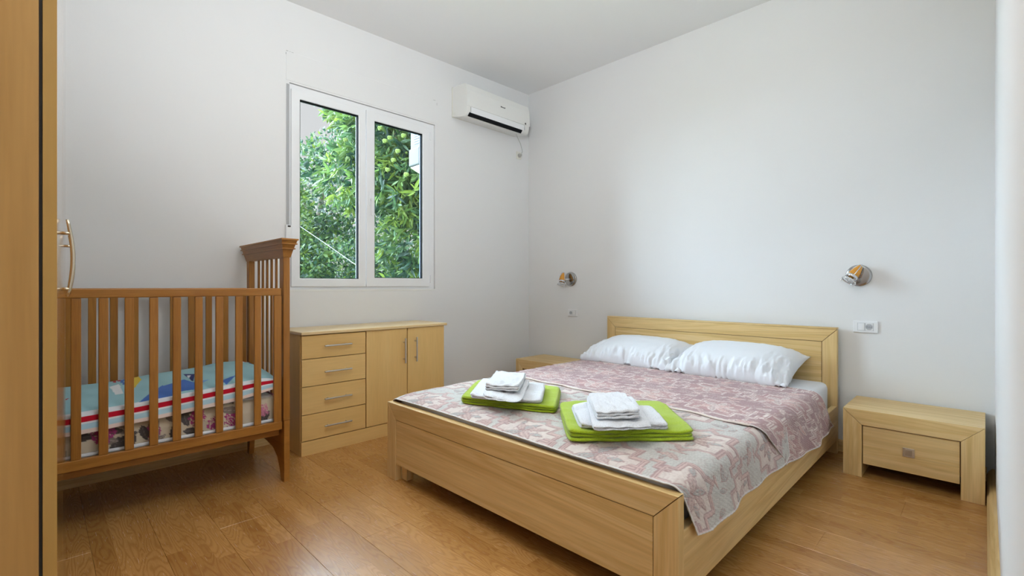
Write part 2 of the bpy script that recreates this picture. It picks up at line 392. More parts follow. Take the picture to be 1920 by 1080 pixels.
def sash(y0, y1, z0, z1, wd=.062):
    s_ = frame4('sash', XA-.036, XA+.002, y0, y1, z0, z1, wd, PVC, win, .004)
    frame4('glazing_gasket', XA-.034, XA-.006, y0+wd-.002, y1-wd+.002, z0+wd-.002, z1-wd+.002, .0060, RUBBER, s_, 0)
    frame4('glazing_spacer', XA-.040, XA-.030, y0+wd-.003, y1-wd+.003, z0+wd-.003, z1-wd+.003, .0065, plain('spacer', (.07, .09, .12), .3, .6), s_, 0)
    W('pane', XA-.028, XA-.024, y0+wd-.006, y1-wd+.006, z0+wd-.006, z1-wd+.006, GLASS, s_)
    return s_
s1 = sash(1.171, 1.700, .998, 2.298, .056); s2 = sash(1.7045, 2.262, .998, 2.298, .066)
tag(s1, 'left window sash'); tag(s2, 'right window sash with the handle')
bm = bmesh.new()
box(bm, .002, .010, 1.722-1.74, 1.746-1.74, 1.60-oz0, 1.70-oz0, .003)
box(bm, .010, .032, 1.729-1.74, 1.739-1.74, 1.635-oz0, 1.648-oz0, .002)
box(bm, .028, .038, 1.727-1.74, 1.741-1.74, 1.52-oz0, 1.65-oz0, .004)
obj('window_handle', bm, PVC, win)
for zz in (1.03, 2.20):
    bm = bmesh.new(); tube(bm, [(.004, 2.270-1.74, zz-oz0), (.004, 2.270-1.74, zz+.06-oz0)], .006); obj('hinge', bm, PVC, win)
# plastered reveal trims around the frame (room side) and the white outer reveal
W('window_sill', XA-.012, XA+.001, oy0, oy1, oz0-.001, oz0+.014, PLASTIC, win, .001)
frame4('outer_rail', XA-.13, XA-.078, oy0+.002, oy1-.002, oz0+.002, oz1-.002, .04, PVC, win, .002)
# shutter strap with its winder
t = empty('shutter_strap', (XA, 1.148, 1.3)); tag(t, 'grey roller shutter strap running down the left of the window into a white winder', 'shutter strap')
boxo('strap', .004, .0055, -.008, .010, .09, 1.02, GREYSTRAP, t)
boxo('winder_box', .0003, .026, -.017, .017, -.01, .10, PVC, t, .004)
boxo('slot', .0262, .0272, -.008, .010, .085, .095, DARKGAP, t)

# ------------------------------------------------------------------ double bed
bed = empty('double_bed', (-1.43, 2.3, 0)); tag(bed, 'pale wooden double bed frame with a mitred headboard and footboard', 'bed')
def B(p): return (p[0]+1.43, p[1]-2.3)
def bbox(name, x0, x1, y0, y1, z0, z1, mat, bev=.002, parent=bed):
    return boxo(name, x0+1.43, x1+1.43, y0-2.3, y1-2.3, z0, z1, mat, parent, bev)
def bprism(name, pts, y0, y1, mat, parent=bed, bev=.0012):
    bm = bmesh.new(); prism(bm, [(p[0]+1.43, p[1]) for p in pts], 'Y', y0-2.3, y1-2.3, bev); return obj(name, bm, mat, parent)
def framed_board(x0, x1, y0, y1, z0, z1, zp, wd, wt, nm):
    """board with mitred top rail and two posts round a panel; posts reach z0, panel ends at zp"""
    e = empty(nm); e.parent = bed
    g = .0016
    def pz(name, pts, mat, rec=0): return bprism(name, pts, y0+rec, y1-rec, mat, e)
    pz('top_rail', [(x0, z1), (x1, z1), (x1-wd+g, z1-wt+g), (x0+wd-g, z1-wt+g)], ash['X'])
    pz('post', [(x0, z0), (x0+wd-g, z0), (x0+wd-g, z1-wt-g), (x0, z1-2*g)], ash['Z'])
    pz('post', [(x1, z0), (x1, z1-2*g), (x1-wd+g, z1-wt-g), (x1-wd+g, z0)], ash['Z'])
    pz('panel', [(x0+wd+g, zp), (x1-wd-g, zp), (x1-wd-g, z1-wt-g), (x0+wd+g, z1-wt-g)], ash['X'], .0015)
    bprism('seam', [(x0+.01, z0+.12), (x1-.01, z0+.12), (x1-.01, z1-.012), (x0+.01, z1-.012)], y0+.005, y1-.005, SEAM, e)
    return e
framed_board(-2.228, -.624, 1.300, 1.336, 0, .394, .085, .080, .082, 'footboard')
framed_board(-2.245, -.629, 3.375, 3.415, 0, .742, .085, .077, .077, 'headboard')
bbox('head_cap', -2.245, -.629, 3.372, 3.425, .743, .752, ash['X'])
for s_, n_ in ((-1, 0), (1, 1)):
    xo = -.628 if s_ > 0 else -2.224
    bbox('side_rail', xo-.028*(s_ > 0), xo+.028*(s_ < 0), 1.337, 3.374, .080, .283, ash['Y'])
bbox('foot_leg', -2.146, -2.10, 1.337, 1.375, 0, .14, ash['Z']); bbox('foot_leg', -.75, -.706, 1.337, 1.375, 0, .14, ash['Z'])
bbox('centre_beam', -1.46, -1.40, 1.337, 3.374, .14, .20, ash['Y'])
for k in range(15):
    bbox('slat', -2.19, -.66, 1.42+k*.135, 1.48+k*.135, .201, .214, beech['X'])
# mattress with fitted sheet
def rounded_slab(name, x0, x1, y0, y1, z0, z1, mat, parent=None, r=.04, seg=5):
    bm = bmesh.new(); box(bm, x0, x1, y0, y1, z0, z1, r, seg); return obj(name, bm, mat, parent, True)
mt = rounded_slab('mattress', -2.185, -.668, 1.345, 3.366, .216, .424, SHEET, None, .035)
tag(mt, 'mattress under a plain white sheet on the double bed, bare by the headboard', 'mattress')

# ---- pattern of the jacquard quilt, painted thread by thread onto the cloth's own grid
def seg_dist(px, py, a, b):
    ax, ay = a; bx, by = b; dx, dy = bx-ax, by-ay
    t = np.clip(((px-ax)*dx+(py-ay)*dy)/(dx*dx+dy*dy+1e-12), 0, 1)
    return np.hypot(px-ax-t*dx, py-ay-t*dy)
def quilt(u, v, rev):
    """u,v metres on cloth; rev: 0 light side, 1 mauve side. returns colour, relief"""
    T = .36
    row = np.floor(v/T); uu = (u + (row % 2)*T/2)
    x = (uu/T - np.floor(uu/T)); y_ = v/T - row
    x = x-.5; y_ = y_-.5
    D = np.full(u.shape, 9.); 
    # stepped cartouche outline
    out = [(-.40,-.12), (-.27,-.12), (-.27,-.30), (-.08,-.30), (.02,-.42), (.12,-.30), (.30,-.30), (.30,-.10), (.42,-.10), (.42,.10), (.27,.10), (.27,.30), (.08,.30), (-.02,.42), (-.12,.30), (-.30,.30), (-.30,.12), (-.40,.12), (-.40,-.12)]
    for a, b in zip(out, out[1:]): D = np.minimum(D, seg_dist(x, y_, a, b))
    for off in ((.5, .0), (-.5, 0)):     # small interlocking links between cartouches
        q = [(-.16,-.05), (-.04,-.05), (-.04,-.17), (.05,-.17)]; q2 = [(.16,.05), (.04,.05), (.04,.17), (-.05,.17)]
        for Q in (q, q2):
            for a, b in zip(Q, Q[1:]): D = np.minimum(D, seg_dist(x-off[0], y_-off[1], a, b))
    D *= T
    inside = (np.abs(x) < .29) & (np.abs(y_) < .29) | ((np.abs(x) < .41) & (np.abs(y_) < .11))
    warp = fbm(u*45, v*45, 5, 2)
    cream = np.array(srgb(222,210,202)); sage = np.array(srgb(210,208,202)); pink = np.array(srgb(212,186,180)); mauve = np.array(srgb(150,122,122)); gg = np.array(srgb(176,180,178)); rose = np.array(srgb(200,152,148)); taupe = np.array(srgb(184,156,152))
    if rev:
        base_in, base_out, bandc, bande, leaf1, leaf2, line = np.array(srgb(190,152,150)), np.array(srgb(184,152,152)), np.array(srgb(184,146,146)), np.array(srgb(232,220,214)), np.array(srgb(212,168,162)), np.array(srgb(206,184,180)), np.array(srgb(228,214,208))
    else:
        base_in, base_out, bandc, bande, leaf1, leaf2, line = cream, sage, pink, mauve, rose*.30+cream*.70, gg*.75+cream*.25, taupe
    col = np.where(inside[..., None], base_in, base_out)*np.ones(u.shape+(3,))
    # ground texture: small zigzag outside, plain twill inside
    zz = np.abs(((u*1.0+np.abs(((v*90) % 2)-1)*.006)*140) % 1-.5)*2
    col = col*np.where(inside, 1.0, 1-.16*(zz > .55))[..., None]
    rel = np.where(inside, .3, .45+.25*(zz-.5))
    # leaves: pointed ovals arranged as a lily spray
    def leaf(cx, cy, ang, L_, Wd, c, edge=True):
        nonlocal col, rel
        ca, sa = math.cos(ang), math.sin(ang)
        lx = ((x-cx)*ca+(y_-cy)*sa)/L_; ly = (-(x-cx)*sa+(y_-cy)*ca)/Wd
        bend = ly + .35*(lx*lx-.3)
        r_ = np.abs(bend) - np.clip(1-np.abs(lx)**1.7, 0, 1)
        m_ = (r_ < 0) & (np.abs(lx) < 1)
        vein = np.abs(bend) < .10; rib = (np.abs((lx*3.2+np.abs(bend)*1.4) % 1-.5) < .16)
        shade = 1-.20*rib
        cc = np.where(vein[..., None], line, c)*shade[..., None]
        col = np.where(m_[..., None], cc, col); rel = np.where(m_, .75-.3*vein-.15*rib, rel)
        if edge:
            e_ = (np.abs(r_) < .16) & (np.abs(lx) < 1.02); col = np.where(e_[..., None], line, col); rel = np.where(e_, .2, rel)
    for (cx, cy, a, l, w_, c) in ((-.02,.12,1.25,.15,.05,leaf2), (.10,.10,.55,.13,.045,leaf1), (-.13,.08,2.3,.13,.045,leaf1), (.04,-.06,-.5,.15,.05,leaf1), (-.12,-.08,3.6,.14,.05,leaf2), (.0,-.18,-1.5,.11,.04,leaf2), (.17,-.02,.1,.10,.035,leaf2), (-.2,.2,2.0,.07,.03,leaf2),
                               (.5,.33,1.2,.11,.045,leaf2), (.47,.40,.3,.09,.04,leaf1), (-.47,.38,2.4,.10,.04,leaf1), (-.5,-.32,-1.2,.11,.045,leaf2), (.46,-.36,-.4,.10,.04,leaf2), (.0,.49,0.2,.10,.035,leaf1), (0.02,-.49,3.0,.10,.035,leaf1), (.36,.44,1.9,.08,.03,leaf2), (-.36,-.44,-1.9,.08,.03,leaf2)):
        leaf(cx, cy, a, l, w_, c)
    # curling stems
    for (cx, cy, r0, a0) in ((-.05,-.02,.16,0), (.05,.02,.11,2), (.5,.5,.14,1), (-.5,-.5,.14,4), (.5,-.5,.1,3), (-.5,.5,.1,5)):
        rr = np.hypot(x-cx, y_-cy); an = np.arctan2(y_-cy, x-cx)
        m_ = (np.abs(rr-(r0*(.75+.25*np.sin(an+a0)))) < .008) & (np.sin(an*.5+a0) > -.2)
        col = np.where(m_[..., None], leaf1*.5+line*.5, col); rel = np.where(m_, .65, rel)
    # woven hatching inside the motifs
    hx = (u*.8+v*.6+.010*np.sin(v*60)+.006*np.sin(u*95)); ht = (np.abs((hx*95) % 1-.5) < .13) & (vnoise(u*16, v*16, 31) > .42)
    col = np.where(ht[..., None], col*.45+line*.55 if rev else col*.72+taupe*.28, col); rel = np.where(ht, rel-.18, rel)
    # triple band
    b1 = (D < .0105)
    col = np.where(b1[..., None], bandc, col); rel = np.where(b1, .8, rel)
    for c0 in (.0100, .0040):
        m_ = np.abs(D-c0) < .0016
        col = np.where(m_[..., None], bande if c0 > .01 or rev else bande*.6+bandc*.4, col); rel = np.where(m_, .35, rel)
    wv = .94+.12*warp
    th = vnoise(u*300, v*300, 9); grain = .90+.16*th*(.6+.4*vnoise(u*28, v*28, 4))
    return col*(wv*grain)[..., None], rel

zt = .428
def cross(s, hem_r=.0):
    """profile across the bed; s = metres from left top edge. returns x, z"""
    pass
def spread(name, s, v, yfun, lift, rev, hemz, uoff=0, parent=None, voff=0):
    """s: 1D across coordinate (0 = left shoulder, 1.555 = right shoulder, beyond = hanging)"""
    S, V = np.meshgrid(s, v, indexing='ij')
    Wd = 1.50; r = .045; q = r*math.pi/2
    X = np.zeros_like(S); Z = np.zeros_like(S); drop = np.zeros_like(S)
    xl, xr = -2.175, -2.175+Wd
    m = (S >= 0) & (S <= Wd); X[m] = xl+S[m]; Z[m] = 0
    a = (S-Wd)/r; m = (S > Wd) & (S <= Wd+q); X[m] = xr+r*np.sin(a[m]); Z[m] = -r+r*np.cos(a[m]); 
    m = S > Wd+q; d = S-Wd-q; X[m] = xr+r+d[m]*.12; Z[m] = -r-d[m]
    a = -S/r; m = (S < 0) & (S >= -q); X[m] = xl-r*np.sin(a[m]); Z[m] = -r+r*np.cos(a[m])
    m = S < -q; d = -S-q; X[m] = xl-r-d[m]*.08; Z[m] = -r-d[m]
    drop = np.clip(-Z, 0, 1)
    Y = yfun(S, V, drop)
    # hem clip: compress hanging part to reach the measured hem height
    hz = hemz(Y); full = (s[-1]-Wd-q)
    m = S > Wd+q
    k = (zt-r-hz)/full
    Z[m] = -r-(S[m]-Wd-q)*k[m]; X[m] = xr+r+(S[m]-Wd-q)*k[m]*.10
    hang = np.clip((S-Wd)/(full+q), 0, 1)
    X += hang*(.010*np.sin(Y*9+rev*2)+.006*np.sin(Y*23+1))
    flat = np.clip(1-hang*2, 0, 1)
    if not rev: Z -= .020*np.exp(-V/.045)*np.clip(1-hang*3, 0, 1)
    Z += flat*(.0035*(fbm(X*5+3, Y*5, 3, 3)-.5)*2 + lift)
    X += np.where(S > Wd, lift*.9, 0) - np.where(S < 0, lift*.9, 0); Z += np.where(flat < .01, 0, 0)
    col, rel = quilt(S+uoff, (V if not rev else -V)+voff, rev)
    # white bound hem
    edge = np.minimum(np.minimum((s[-1]-S), (S-s[0])), np.minimum(V-v[0], v[-1]-V))
    hemm = edge < (.0065 if not rev else .0065)
    col = np.where(hemm[..., None], np.array(srgb(226,222,220)), col); rel = np.where(hemm, .9, rel)
    P = np.stack([X, Y, Z+zt], -1)
    du = np.gradient(P, axis=0); dv = np.gradient(P, axis=1); Nn = np.cross(du, dv); Nn /= np.linalg.norm(Nn, axis=2, keepdims=True)
    puck = .0007*np.sin(S*260)*np.sin(V*260)
    P = P + Nn*((rel-.5)*.0042+puck+.004)[..., None]
    return gridmesh(name, P, JACQ, parent, col, thick=.003)
st = .0042
hem_main = lambda Y: np.interp(Y, [1.30, 1.36, 1.42, 1.50, 1.60, 1.78, 2.0, 2.28, 2.6], [.285, .262, .250, .232, .240, .238, .234, .250, .25])
hem_fold = lambda Y: np.interp(Y, [2.0, 2.28, 2.4, 2.75, 3.13, 3.3], [.235, .225, .212, .200, .200, .21])
qt = empty('bedspread', (0, 0, 0)); tag(qt, 'quilted jacquard bedspread, pale on the foot half and turned back to its mauve side', 'bedspread')
s_main = np.arange(-.22, 1.5+.0707+.19, st); v_main = np.arange(0, 1.02, st)
spread('light_side', s_main, v_main, lambda S, V, d: 1.322 + .006*np.sin(S*4.2) + V + np.clip(d, 0, .3)*.28*(1-V/1.02), 0, 0, hem_main, parent=qt, uoff=.02, voff=.13)
tag(bpy.data.objects['light_side'], 'pale cream side with pink key bands')
s_f = np.arange(-.2, 1.5+.0707+.21, st); v_f = np.arange(0, .915, st)
spread('turned_back_side', s_f, v_f, lambda S, V, d: np.interp(S, [-.2, 0, .5, .95, 1.3, 1.5], [2.16, 2.13, 2.10, 2.085, 2.06, 2.03]) + .006*np.sin(S*17) + V*(1-.03*np.clip(1-S, 0, 1)) + np.clip(d, 0, .3)*1.05, .0075, 1, hem_fold, parent=qt, uoff=.15, voff=0)
tag(bpy.data.objects['turned_back_side'], 'mauve reverse side folded back over the pillows end')
# piping along the fold edge
pts = []
for s_ in np.linspace(-.05, 1.5, 60):
    yy = np.interp(s_, [-.2, 0, .5, .95, 1.3, 1.5], [2.16, 2.13, 2.10, 2.085, 2.06, 2.03])+.006*math.sin(s_*17)
    pts.append((-2.175+s_, yy-.002, zt+.010+.002*math.sin(s_*31)))
bm = bmesh.new(); tube(bm, pts, .0045, 8); obj('piped_edge', bm, plain('cream_piping', srgb(228,214,204), .85), qt, True)

# ------------------------------------------------------------------ pillows
def pillow(name, cx, cy, cz, wx, wy, h, tilt, rz, seed, label):
    n, m = 110, 80
    u = np.linspace(-1, 1, n); v = np.linspace(-1, 1, m); U, V = np.meshgrid(u, v, indexing='ij')
    out = []
    for sg in (1, -1):
        f = np.clip(1-np.abs(U)**2.8, 0, 1)**.48*np.clip(1-np.abs(V)**2.6, 0, 1)**.48
        X = U*wx/2*(1-.07*np.abs(V)**2*(1-np.abs(U)**3)*1.0 - .0*V); Y = V*wy/2*(1-.10*np.abs(U*0+1-U*U)*np.abs(V)**4*.8)
        X = X*(1-.06*(1-V*V)*np.abs(U)**4)
        h_ = h*(.62 if sg > 0 else .38)
        Z = sg*h_*f
        # creases radiating from the edges
        ed = np.clip(1-f*1.1, 0, 1)*f**.35
        cr_ = (fbm(U*11+seed*5+V*1.5, V*1.6+seed, seed, 3)-.5)*2
        cr2 = (fbm(U*22+seed, V*4, seed+9, 2)-.5)*2
        Z = Z + sg*ed*(.085*cr_+.045*cr2)*(.22+.95*np.clip(.5-V*2.5, 0, 1)) + sg*.006*(fbm(U*3, V*3, seed+3, 2)-.5)*f
        out.append(np.stack([X, Y, Z], -1))
    top, bot = out
    bot[0, :] = top[0, :]; bot[-1, :] = top[-1, :]; bot[:, 0] = top[:, 0]; bot[:, -1] = top[:, -1]
    R = Matrix.Translation((cx, cy, cz)) @ Matrix.Rotation(rz, 4, 'Z') @ Matrix.Rotation(tilt, 4, 'X')
    A = np.array(R)
    def tr(P): return P @ A[:3, :3].T + A[:3, 3]
    n_, m_ = top.shape[:2]; idx = np.arange(n_*m_).reshape(n_, m_)
    F = np.stack([idx[:-1, :-1], idx[1:, :-1], idx[1:, 1:], idx[:-1, 1:]], -1).reshape(-1, 4)
    V3 = np.concatenate([tr(top).reshape(-1, 3), tr(bot).reshape(-1, 3)]); F = np.concatenate([F, F[:, ::-1]+n_*m_])
    V3[:, 2] = np.maximum(V3[:, 2], zt+.0015 + .009*(V3[:, 1] < 3.0)*0)
    me = bpy.data.meshes.new(name); me.from_pydata([tuple(p) for p in V3-np.array([cx, cy, zt])], [], [tuple(f) for f in F])
    bm = bmesh.new(); bm.from_mesh(me); bmesh.ops.remove_doubles(bm, verts=bm.verts, dist=1e-5); bm.to_mesh(me); bm.free()
    for p in me.polygons: p.use_smooth = True
    me.materials.append(SHEET); o = link(bpy.data.objects.new(name, me)); o.location = (cx, cy, zt)
    return tag(o, label, 'pillow')
pillow('pillow', -1.83, 3.16, .502, .74, .47, .175, math.radians(13), 0.0, 1, 'plump white pillow nearer the window, at the left of the headboard')
pillow('pillow', -1.13, 3.14, .508, .73, .48, .185, math.radians(14), -.02, 2, 'plump white pillow at the right of the headboard, creased at its near corner')

# ------------------------------------------------------------------ folded towels
def towel(name, q, z0, th, layers, mat, label, cat_group, seed, sag=0.0, rnd=.9, wob=.004, edge_fold='front'):
    """q: four corners front-left, front-right, back-right, back-left. A cloth folded in layers; the layer edges show at the front"""
    e = empty(name, (0, 0, 0)); tag(e, label, 'towel', cat_group)
    q = [np.array(p) for p in q]
    lt = th/layers
    def bil(a, b): return ((1-a)*(1-b))[..., None]*q[0]+(a*(1-b))[..., None]*q[1]+(a*b)[..., None]*q[2]+((1-a)*b)[..., None]*q[3]
    for k in range(layers):
        n, m = 46, 46
        a = np.linspace(0, 1, n); b = np.linspace(0, 1, m)
        A, Bv = np.meshgrid(a, b, indexing='ij')
        # squircle rounding of corners
        ax, bx = A*2-1, Bv*2-1
        s1 = ax*np.sqrt(1-(.10*rnd)*bx**8); s2 = bx*np.sqrt(1-(.10*rnd)*ax**8)
        sh = 1-.012*((k+seed) % 2) - .010*(fbm(np.array([k*1.3]), np.array([seed*2.1]), 4, 1)[0]-.5)
        fr_off = .018*((k*7+seed*3) % 3-1)*.6
        P2 = bil((s1*sh+1)/2, (s2*sh+1)/2+np.where(s2 < 0, -fr_off*.0, 0))
        P2 = P2 + (q[0]-q[3])/np.linalg.norm(q[0]-q[3])*(.004*((k*5+seed) % 3-1))
        ed = np.minimum(1-np.abs(ax), 1-np.abs(bx))
        prof = np.clip(ed/.045, 0, 1); prof = np.sqrt(1-(1-prof)**2)
        zc = z0+lt*(k+.5)
        nz = (fbm(A*5+seed*3, Bv*5+k*.0, seed, 3)-.5)
        lumps = wob*nz*2*(k+1)/layers*2
        corner = sag*((k+1)/layers)*np.clip(A*1.2-.2, 0, 1)*np.clip(1-Bv*1.4, 0, 1)
        wavy = .0016*np.sin(A*19+seed*2+k*1.7)*(1-Bv)
        up = zc+lt*.56*prof+lumps*prof+wavy-corner
        dn = zc-lt*.50*prof+wavy+(lumps*.9*prof if k > 0 else 0)-corner*.8
        if k == 0: dn = np.maximum(dn, z0)
        up = np.maximum(up, z0+.0015+dn*0)
        T = np.concatenate([P2, up[..., None]], -1); D_ = np.concatenate([P2, dn[..., None]], -1)
        idx = np.arange(n*m).reshape(n, m)
        F = np.stack([idx[:-1, :-1], idx[1:, :-1], idx[1:, 1:], idx[:-1, 1:]], -1).reshape(-1, 4)
        V3 = np.concatenate([T.reshape(-1, 3), D_.reshape(-1, 3)]); F = np.concatenate([F, F[:, ::-1]+n*m])
        me = bpy.data.meshes.new('fold'); me.from_pydata([tuple(p) for p in V3], [], [tuple(f) for f in F])
        bm = bmesh.new(); bm.from_mesh(me); bmesh.ops.remove_doubles(bm, verts=bm.verts, dist=2e-5); bm.to_mesh(me); bm.free()
        for p in me.polygons: p.use_smooth = True
        me.materials.append(mat); link(bpy.data.objects.new('fold', me), e)
    return e
zq = zt+.0045
G1 = [(-1.80, 1.435), (-1.335, 1.62), (-1.61, 1.985), (-2.065, 1.775)]
G2 = [(-1.075, 1.36), (-.745, 1.705), (-1.06, 2.05), (-1.395, 1.70)]
towel('folded_towel', G1, zq, .034, 3, GREEN, 'bright green folded towel under a white stack, nearer the dresser and window', None, 1)
towel('folded_towel', G2, zq, .038, 3, GREEN, 'bright green folded towel nearer the headboard side edge of the bed, in front', None, 2)
bpy.data.objects['folded_towel.001']['label'] = 'bright green folded towel under a white stack, nearest the camera on the bed'
z1 = zq+.036
towel('folded_towel', [(-1.725, 1.435), (-1.405, 1.60), (-1.63, 1.88), (-1.97, 1.73)], z1, .022, 2, WHITE_T, 'wide white towel fanned out on the left green towel, bottom of its white stack', None, 3, wob=.006)
towel('folded_towel', [(-1.60, 1.40), (-1.425, 1.475), (-1.70, 1.84), (-1.84, 1.70)], z1+.026, .018, 2, WHITE_T, 'middle white towel of the stack on the left green towel, drooping to the front', None, 4, sag=.02, rnd=2.2)
towel('folded_towel', [(-1.655, 1.47), (-1.51, 1.555), (-1.72, 1.83), (-1.87, 1.745)], z1+.048, .026, 3, WHITE_T, 'small white towel on top of the stack on the left green towel', None, 5)
z2 = zq+.040
towel('folded_towel', [(-1.06, 1.41), (-.815, 1.635), (-1.01, 1.86), (-1.275, 1.635)], z2, .022, 2, WHITE_T, 'wide white towel fanned out on the right green towel, bottom of its white stack', None, 6, wob=.006)
towel('folded_towel', [(-.955, 1.345), (-.825, 1.525), (-1.09, 1.84), (-1.24, 1.70)], z2+.026, .020, 2, WHITE_T, 'middle white towel of the stack on the right green towel, hanging over its front', None, 7, sag=.010)
towel('folded_towel', [(-.985, 1.41), (-.88, 1.54), (-1.075, 1.75), (-1.19, 1.645)], z2+.050, .028, 3, WHITE_T, 'small white towel on top of the stack on the right green towel', None, 8)

# ------------------------------------------------------------------ nightstands
def nightstand(x0, y0, label, ext=.54):
    e = empty('nightstand', (x0+ext/2, y0+.19, 0)); tag(e, label, 'nightstand', 'pale wooden nightstands')
    ox, oy = x0+ext/2, y0+.19
    D = .385; hh = .352; wd = .082; wt = .079; g = .0009
    def pr(name, pts, ya, yb, mat, bev=.0012):
        bm = bmesh.new(); prism(bm, [(p[0]-ext/2, p[1]) for p in pts], 'Y', ya-.19, yb-.19, bev); return obj(name, bm, mat, e)
    # solid mitred hood: top and two sides
    pr('top', [(0, hh), (ext, hh), (ext-wd+g, hh-wt+g), (wd-g, hh-wt+g)], 0, D, ash['X'])
    pr('side_panel', [(0, 0), (wd-g, 0), (wd-g, hh-wt-g), (0, hh-2*g)], 0, D, ash['Z'])
    pr('side_panel', [(ext, 0), (ext, hh-2*g), (ext-wd+g, hh-wt-g), (ext-wd+g, 0)], 0, D, ash['Z'])
    pr('seam', [(.01, .10), (ext-.01, .10), (ext-.01, hh-.012), (.01, hh-.012)], .03, D-.01, SEAM)
    d = pr('drawer', [(wd+.003, .070), (ext-wd-.003, .070), (ext-wd-.003, hh-wt-.004), (wd+.003, hh-wt-.004)], .010, .030, ash['X'])
    pr('back_panel', [(wd, .072), (ext-wd, .072), (ext-wd, hh-wt), (wd, hh-wt)], .031, .045, DARKGAP, 0)
    bm = bmesh.new(); box(bm, -.023, .023, .006-.19, .0105-.19, .150, .194, .001, 1)
    k = obj('knob', bm, STEEL, d)
    bm = bmesh.new(); box(bm, -.014, .014, .004-.19, .0058-.19, .157, .187, .001, 1)
    k2 = obj('handle', bm, plain('recessed_pull', (.45, .40, .33), .35, .8), d)
    return e
n1 = nightstand(-.541, 3.052, 'pale wooden nightstand in the corner right of the bed, drawer in full view')
n2 = nightstand(-2.985, 3.035, 'pale wooden nightstand in the far corner, half hidden behind the bed')
n1['group'] = n2['group'] = 'pale wooden nightstands'

# ------------------------------------------------------------------ dresser
dr = empty('dresser', (-3.02, 1.61, 0), 0.0); tag(dr, 'beech dresser under the window with four drawers and two doors', 'dresser')
def Dx(name, x0, x1, y0, y1, z0, z1, mat, parent=dr, bev=.0012): return boxo(name, x0+3.02, x1+3.02, y0-1.61, y1-1.61, z0, z1, mat, parent, bev)
DX = -2.83; dy0, dy1 = 1.087, 2.122
Dx('side_panel', -3.195, DX-.019, dy0, dy0+.018, 0, .712, beech['Z']); Dx('side_panel', -3.195, DX-.019, dy1-.018, dy1, 0, .712, beech['Z'])
Dx('top', -3.203, DX+.012, dy0-.004, dy1+.018, .7125, .731, topwood, bev=.004)
Dx('carcass_back', -3.195, -3.19, dy0+.018, dy1-.018, .02, .712, beech['Z'])
Dx('plinth', DX-.018, DX-.001, dy0+.001, dy1-.001, 0, .083, beech['Y'])
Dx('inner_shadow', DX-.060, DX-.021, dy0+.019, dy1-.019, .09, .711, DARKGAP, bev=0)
def bar(parent, p, q, r=.0052, off=.026):
    """bar handle from p to q, standing off in +X"""
    p = Vector(p); q = Vector(q); ax = (q-p).normalized(); o = Vector((off, 0, 0))
    bm = bmesh.new(); tube(bm, [p+o, q+o], r, 12)
    for t in (.16, .84):
        c = p.lerp(q, t); tube(bm, [c, c+o], r*.75, 10)
    return obj('handle', bm, STEEL, parent, False)
zs = [(.571, .708), (.408, .567), (.243, .404), (.088, .239)]
for i, (a, b_) in enumerate(zs):
    d = Dx('drawer', DX-.019, DX, dy0+.003, 1.493, a, b_, beech['Y'])
    zc = .642 if i == 0 else [0, .487, .322, .160][i]
    bar(d, (DX+3.02, 1.217-1.61, zc), (DX+3.02, 1.388-1.61, zc))
dA = Dx('door', DX-.019, DX, 1.500, 1.803, .088, .711, beech['Z']); bar(dA, (DX+3.02, 1.776-1.61, .475), (DX+3.02, 1.776-1.61, .645))
dB = Dx('door', DX-.019, DX, 1.809, dy1-.003, .088, .711, beech['Z']); bar(dB, (DX+3.02, 1.868-1.61, .478), (DX+3.02, 1.868-1.61, .647))

# ------------------------------------------------------------------ crib
cb = empty('crib', (-2.83, .25, 0)); tag(cb, 'brown wooden baby crib with slatted sides along the window wall', 'crib')
def Cx(name, x0, x1, y0, y1, z0, z1, mat, bev=.003, parent=cb): return boxo(name, x0+2.83, x1+2.83, y0-.25, y1-.25, z0, z1, mat, parent, bev)
Y1, Y0 = .917, -.42; XF, XK = -2.540, -3.135
for (xf, sg) in ((XF, 1), (XK, -1)):
    xi = xf-.022 if sg > 0 else xf+.022
    a, b_ = min(xf, xi), max(xf, xi)
    Cx('top_rail', a-.004, b_+.0, Y0+.036, Y1-.040, .953, .991, crib['Y'], .004)
    Cx('bottom_rail', a-.002, b_+.0, Y0+.036, Y1-.036, .270, .312, crib['Y'], .003)
    y_ = .842; k = 0
    c = (a+b_)/2
    Cx('slat', c-.006, c+.010, .842, .878, .312, .953, crib['Z'], .002)
    y_ = .752
    while y_ > Y0+.05:
        Cx('slat', c-.006, c+.008, y_, y_+.031, .312, .953, crib['Z'], .003)
        y_ -= .0828
